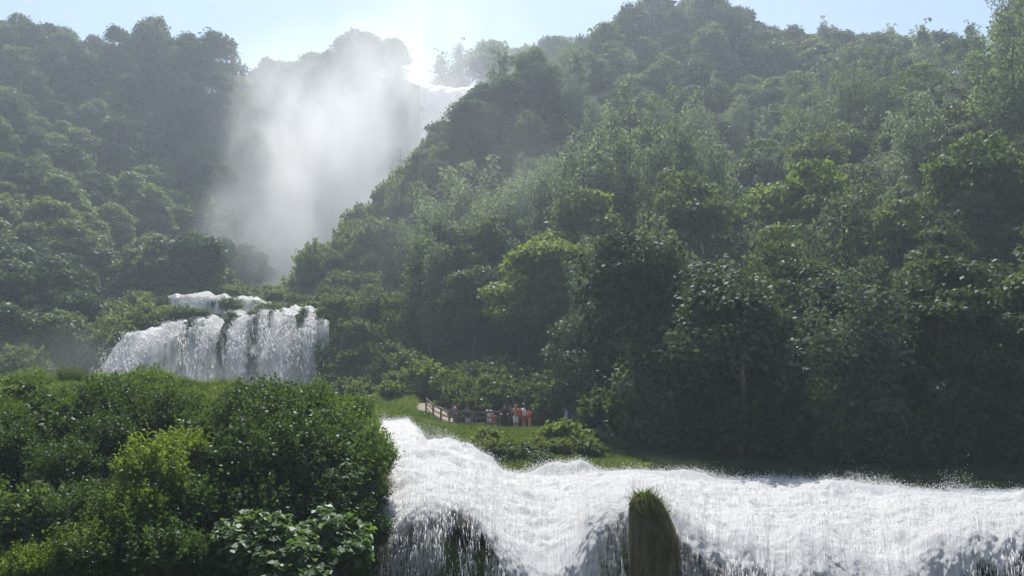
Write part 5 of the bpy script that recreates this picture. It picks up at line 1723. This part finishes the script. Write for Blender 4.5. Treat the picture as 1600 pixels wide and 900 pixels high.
    capsule(bm, sc((-0.05, 0, 0.90)), sc((0.05, 0, 0.90)), 0.148 * k, 0.148 * k)
    for s in (-1, 1):
        hp, kn, an = Vector((0.085 * s, 0, 0.88)), Vector((0.11 * s, 0.03, 0.48)), Vector((0.12 * s, -0.02 + 0.05 * s, 0.10))
        capsule(bm, sc(hp), sc(hp.lerp(kn, 1.0 if long_legs else 0.8)), 0.112 * k, 0.085 * k)
        if long_legs:
            capsule(bm, sc(kn), sc(an), 0.080 * k, 0.060 * k)
    link('trousers' if long_legs else 'shorts', fused(bm, 'legs', 0.017 * k), cloth(legs_col), root)
    bm = bmesh.new()
    ball(bm, sc(hd + R @ Vector((0, -0.022, 0.028))), 0.108 * k, (0.9, 1.0, 1.06))
    if hat == 'long':
        capsule(bm, sc(hd + R @ Vector((0, -0.06, 0))), sc(hd + R @ Vector((0, -0.10, -0.22))), 0.085 * k, 0.06 * k)
    link('hair', fused(bm, 'hair', 0.017 * k), cloth(hair_col), root)
    # eyes and mouth
    for s in (-1, 1):
        bm = bmesh.new()
        ball(bm, sc(hd + R @ Vector((0.033 * s, 0.088, 0.008))), 0.011 * k, (1.2, 0.6, 0.8))
        bm_obj('eye', bm, cloth((0.02, 0.015, 0.012)), root, True)
    bm = bmesh.new()
    ball(bm, sc(hd + R @ Vector((0, 0.094, -0.058))), 0.017 * k, (1.4, 0.5, 0.4))
    bm_obj('mouth', bm, cloth((0.30, 0.12, 0.10)), root, True)
    if pack:
        pk = bpy.data.objects.new('backpack', None)
        bm = bmesh.new()
        p0 = up((0, -0.22, 1.0)); p1 = up((0, -0.22, 1.32))
        capsule(bm, sc(p0), sc(p1), 0.15 * k, 0.12 * k)
        bpy.data.objects.remove(pk)
        o = link('backpack', fused(bm, 'backpack', 0.02 * k), cloth(pack))
        o.location, o.rotation_euler = root.location, root.rotation_euler
        tag(o, 'red backpack worn by the person in white and red', 'backpack')
    return root

def stand(px, Y, rz_deg, h, label, *a, **kw):
    if px < 860: Y += 1.0
    g = on_ground(px, Y)
    return person((g[0], g[1], g[2] + 0.065), math.radians(rz_deg), h, label, *a, **kw)

brown, dark, blond = (0.05, 0.03, 0.02), (0.015, 0.012, 0.012), (0.32, 0.20, 0.09)
stand(712, 59.6, 75, 1.80, 'person in mauve-pink shirt leaning on the side rail of the fence', (0.52, 0.26, 0.40), (0.08, 0.08, 0.10), brown, bend=0.15, arm='rail')
stand(731.5, 59.0, 200, 1.64, 'person in navy top and pale shorts right of the pink shirt', (0.05, 0.055, 0.11), (0.50, 0.50, 0.52), brown, arm='hip')
stand(741.5, 58.6, 150, 1.30, 'child in dark clothes beside the navy top', (0.06, 0.05, 0.06), (0.05, 0.05, 0.07), brown, arm='down')
stand(764, 58.2, 185, 1.62, 'person in white shirt bending over the front rail', (0.74, 0.76, 0.80), (0.62, 0.66, 0.70), dark, bend=0.55, arm='rail')
stand(772.5, 58.4, 170, 1.12, 'small child in red beside the bending white shirt', (0.48, 0.10, 0.12), (0.38, 0.12, 0.12), brown, arm='down')
stand(789, 58.8, 175, 1.76, 'person in black shirt and black trousers, arms folded forward', (0.018, 0.018, 0.022), (0.02, 0.02, 0.024), dark, arm='rail', long_legs=True)
stand(797, 59.6, 215, 1.68, 'person in dark blue shirt half behind the black shirt', (0.03, 0.03, 0.05), (0.03, 0.03, 0.04), dark, arm='hip', long_legs=True)
stand(806, 58.6, 20, 1.66, 'fair-haired person in orange top and white shorts', (0.52, 0.27, 0.14), (0.72, 0.72, 0.74), blond, arm='up', hat='long')
stand(818, 58.6, -70, 1.68, 'person in white shirt and red shorts wearing a red backpack', (0.78, 0.78, 0.80), (0.50, 0.10, 0.08), dark, arm='rail', pack=(0.55, 0.05, 0.06))
stand(827.5, 59.4, 60, 1.56, 'person in red shirt at the right end of the group', (0.52, 0.07, 0.07), (0.40, 0.22, 0.17), brown, arm='up')
stand(884.5, 60.5, 100, 1.68, 'person in pale blue shirt in the shade right of the group', (0.26, 0.30, 0.38), (0.05, 0.06, 0.09), dark, arm='down', long_legs=True)
stand(1566, 51.8, 110, 1.74, 'person in white shirt in deep shade by the far right path', (0.80, 0.80, 0.84), (0.05, 0.05, 0.08), dark, arm='hip', long_legs=True)
stand(1596, 51.4, 95, 1.72, 'person in pale grey shirt cut by the right frame edge', (0.60, 0.62, 0.64), (0.06, 0.06, 0.08), dark, arm='down', long_legs=True)

# ------------------------------------------------------------------ hut on the peak
def hut():
    c = P(1030, 8, 181)
    root = empty('hilltop_house', (c[0], 181, c[2] - 3.2), 'small house with dark pitched roof hidden among trees on the peak', 'house', rz=0.3)
    bm = box(5.0, 4.0, 3.4, (0, 0, 1.7), 0.03)
    bm_obj('wall', bm, M['plaster'], root)
    bm = bmesh.new()
    vs = [bm.verts.new(p) for p in ((-3, -2.5, 3.3), (3, -2.5, 3.3), (3, 2.5, 3.3), (-3, 2.5, 3.3), (-3, 0, 4.7), (3, 0, 4.7), (-3, -2.5, 3.45), (3, -2.5, 3.45), (3, 2.5, 3.45), (-3, 2.5, 3.45))]
    for f in ((0, 3, 2, 1), (0, 1, 7, 6), (2, 3, 9, 8), (6, 7, 5, 4), (8, 9, 4, 5), (0, 6, 4, 9, 3), (1, 2, 8, 5, 7)):
        bm.faces.new([vs[i] for i in f])
    bm_obj('roof', bm, M['roof_tile'], root)
    for x in (-1.2, 1.2):
        bm = box(0.8, 0.1, 1.1, (x, -2.03, 2.0), 0.01)
        bm_obj('window', bm, cloth((0.03, 0.035, 0.04)), root)
hut()

# ------------------------------------------------------------------ mist
def mist_blob(name, c_px, c_Y, rad, dens, label, scale, stretch=(1, 1, 0.5), lo=0.42, hi=0.75, aniso=0.2, core=(0, 0, 0), tilt=0.0, step=None, seed=0.0, pw=1.0):
    """a cloud of drops: density falls off from the middle of an ellipsoid and is torn by noise"""
    c = P(c_px[0], c_px[1], c_Y)
    bm = bmesh.new()
    bmesh.ops.create_icosphere(bm, subdivisions=4, radius=1.0)
    me = bpy.data.meshes.new(name)
    bm.to_mesh(me)
    bm.free()
    m, nt, out = new_mat(name)
    L = nt.links
    tc = N(nt, 'ShaderNodeTexCoord')
    ln = N(nt, 'ShaderNodeVectorMath', operation='LENGTH')
    sb = N(nt, 'ShaderNodeVectorMath', operation='SUBTRACT')
    sb.inputs[1].default_value = core
    L.new(tc.outputs['Object'], sb.inputs[0])
    L.new(sb.outputs['Vector'], ln.inputs[0])
    fall = N(nt, 'ShaderNodeMapRange', interpolation_type='SMOOTHSTEP')
    fall.inputs['From Min'].default_value = 0.98
    fall.inputs['From Max'].default_value = 0.10
    L.new(ln.outputs['Value'], fall.inputs['Value'])
    # no density at the skin
    l2 = N(nt, 'ShaderNodeVectorMath', operation='LENGTH')
    L.new(tc.outputs['Object'], l2.inputs[0])
    skin = N(nt, 'ShaderNodeMapRange', interpolation_type='SMOOTHSTEP')
    skin.inputs['From Min'].default_value = 0.99
    skin.inputs['From Max'].default_value = 0.70
    L.new(l2.outputs['Value'], skin.inputs['Value'])
    mp = N(nt, 'ShaderNodeMapping')
    mp.inputs['Location'].default_value = (seed, seed * 0.7, seed * 1.3)
    mp.inputs['Rotation'].default_value = (0, tilt, 0)
    mp.inputs['Scale'].default_value = tuple(scale * s * r for s, r in zip(stretch, rad))
    L.new(tc.outputs['Object'], mp.inputs['Vector'])
    nz = N(nt, 'ShaderNodeTexNoise')
    nz.inputs['Scale'].default_value = 1.0
    nz.inputs['Detail'].default_value = 4
    nz.inputs['Roughness'].default_value = 0.58
    nz.inputs['Distortion'].default_value = 0.4
    L.new(mp.outputs[0], nz.inputs['Vector'])
    mr = N(nt, 'ShaderNodeMapRange', interpolation_type='SMOOTHSTEP')
    mr.inputs['From Min'].default_value = lo
    mr.inputs['From Max'].default_value = hi
    L.new(nz.outputs['Fac'], mr.inputs['Value'])
    ad = N(nt, 'ShaderNodeMath', operation='ADD')
    ad.inputs[1].default_value = 0.12
    L.new(mr.outputs[0], ad.inputs[0])
    pwn = N(nt, 'ShaderNodeMath', operation='POWER')
    pwn.inputs[1].default_value = pw
    L.new(fall.outputs[0], pwn.inputs[0])
    a = N(nt, 'ShaderNodeMath', operation='MULTIPLY')
    L.new(pwn.outputs[0], a.inputs[0])
    L.new(ad.outputs[0], a.inputs[1])
    a1 = N(nt, 'ShaderNodeMath', operation='MULTIPLY')
    L.new(a.outputs[0], a1.inputs[0])
    L.new(skin.outputs[0], a1.inputs[1])
    a2 = N(nt, 'ShaderNodeMath', operation='MULTIPLY')
    a2.inputs[1].default_value = dens
    L.new(a1.outputs[0], a2.inputs[0])
    v = N(nt, 'ShaderNodeVolumePrincipled')
    v.inputs['Color'].default_value = (0.96, 0.97, 1.0, 1)
    v.inputs['Anisotropy'].default_value = aniso
    L.new(a2.outputs[0], v.inputs['Density'])
    L.new(v.outputs[0], out.inputs['Volume'])
    m.volume_intersection_method = 'FAST' if hasattr(m, 'volume_intersection_method') else None
    if step:
        m.cycles.volume_step_rate = step
    me.materials.append(m)
    o = link(name, me)
    o.location = c
    o.scale = rad
    tag(o, label, 'mist', kind='stuff')
    return o

mist_blob('mist', (512, 270), 192, (44, 28, 46), MIST_DENSITY, 'tall column of sunlit mist rising from the highest fall', 0.065, (1.2, 1, 0.75), 0.33, 0.68, aniso=0.25, core=(0.04, 0, -0.08), tilt=0.5, seed=3.1)
mist_blob('mist', (680, 95), 218, (38, 18, 27), 0.028, 'thin mist drifting across the highest fall and the far ridge', 0.06, (1.3, 1, 0.8), 0.34, 0.70, aniso=0.2, tilt=0.35, seed=6.1)
mist_blob('mist', (430, 395), 166, (22, 17, 20), 0.07, 'low drift of spray where the highest fall lands', 0.09, (1.2, 1, 0.8), 0.33, 0.7, seed=8.2, tilt=0.3)
mist_blob('mist', (60, 580), 86, (14, 5, 6), 0.028, 'bluish spray drifting in the hollow left of the middle fall', 0.12, (1, 1, 1), 0.35, 0.7, seed=1.7)
mist_blob('mist', (720, 310), 93, (18, 6, 15), 0.026, 'thin veil of spray in front of the willows', 0.12, (1, 1, 0.4), 0.4, 0.75, tilt=0.4, seed=5.5)
mist_blob('mist', (330, 610), 87, (14, 4, 4.5), 0.05, 'white spray at the foot of the middle fall', 0.2, (1, 1, 1), 0.35, 0.7, seed=2.2)
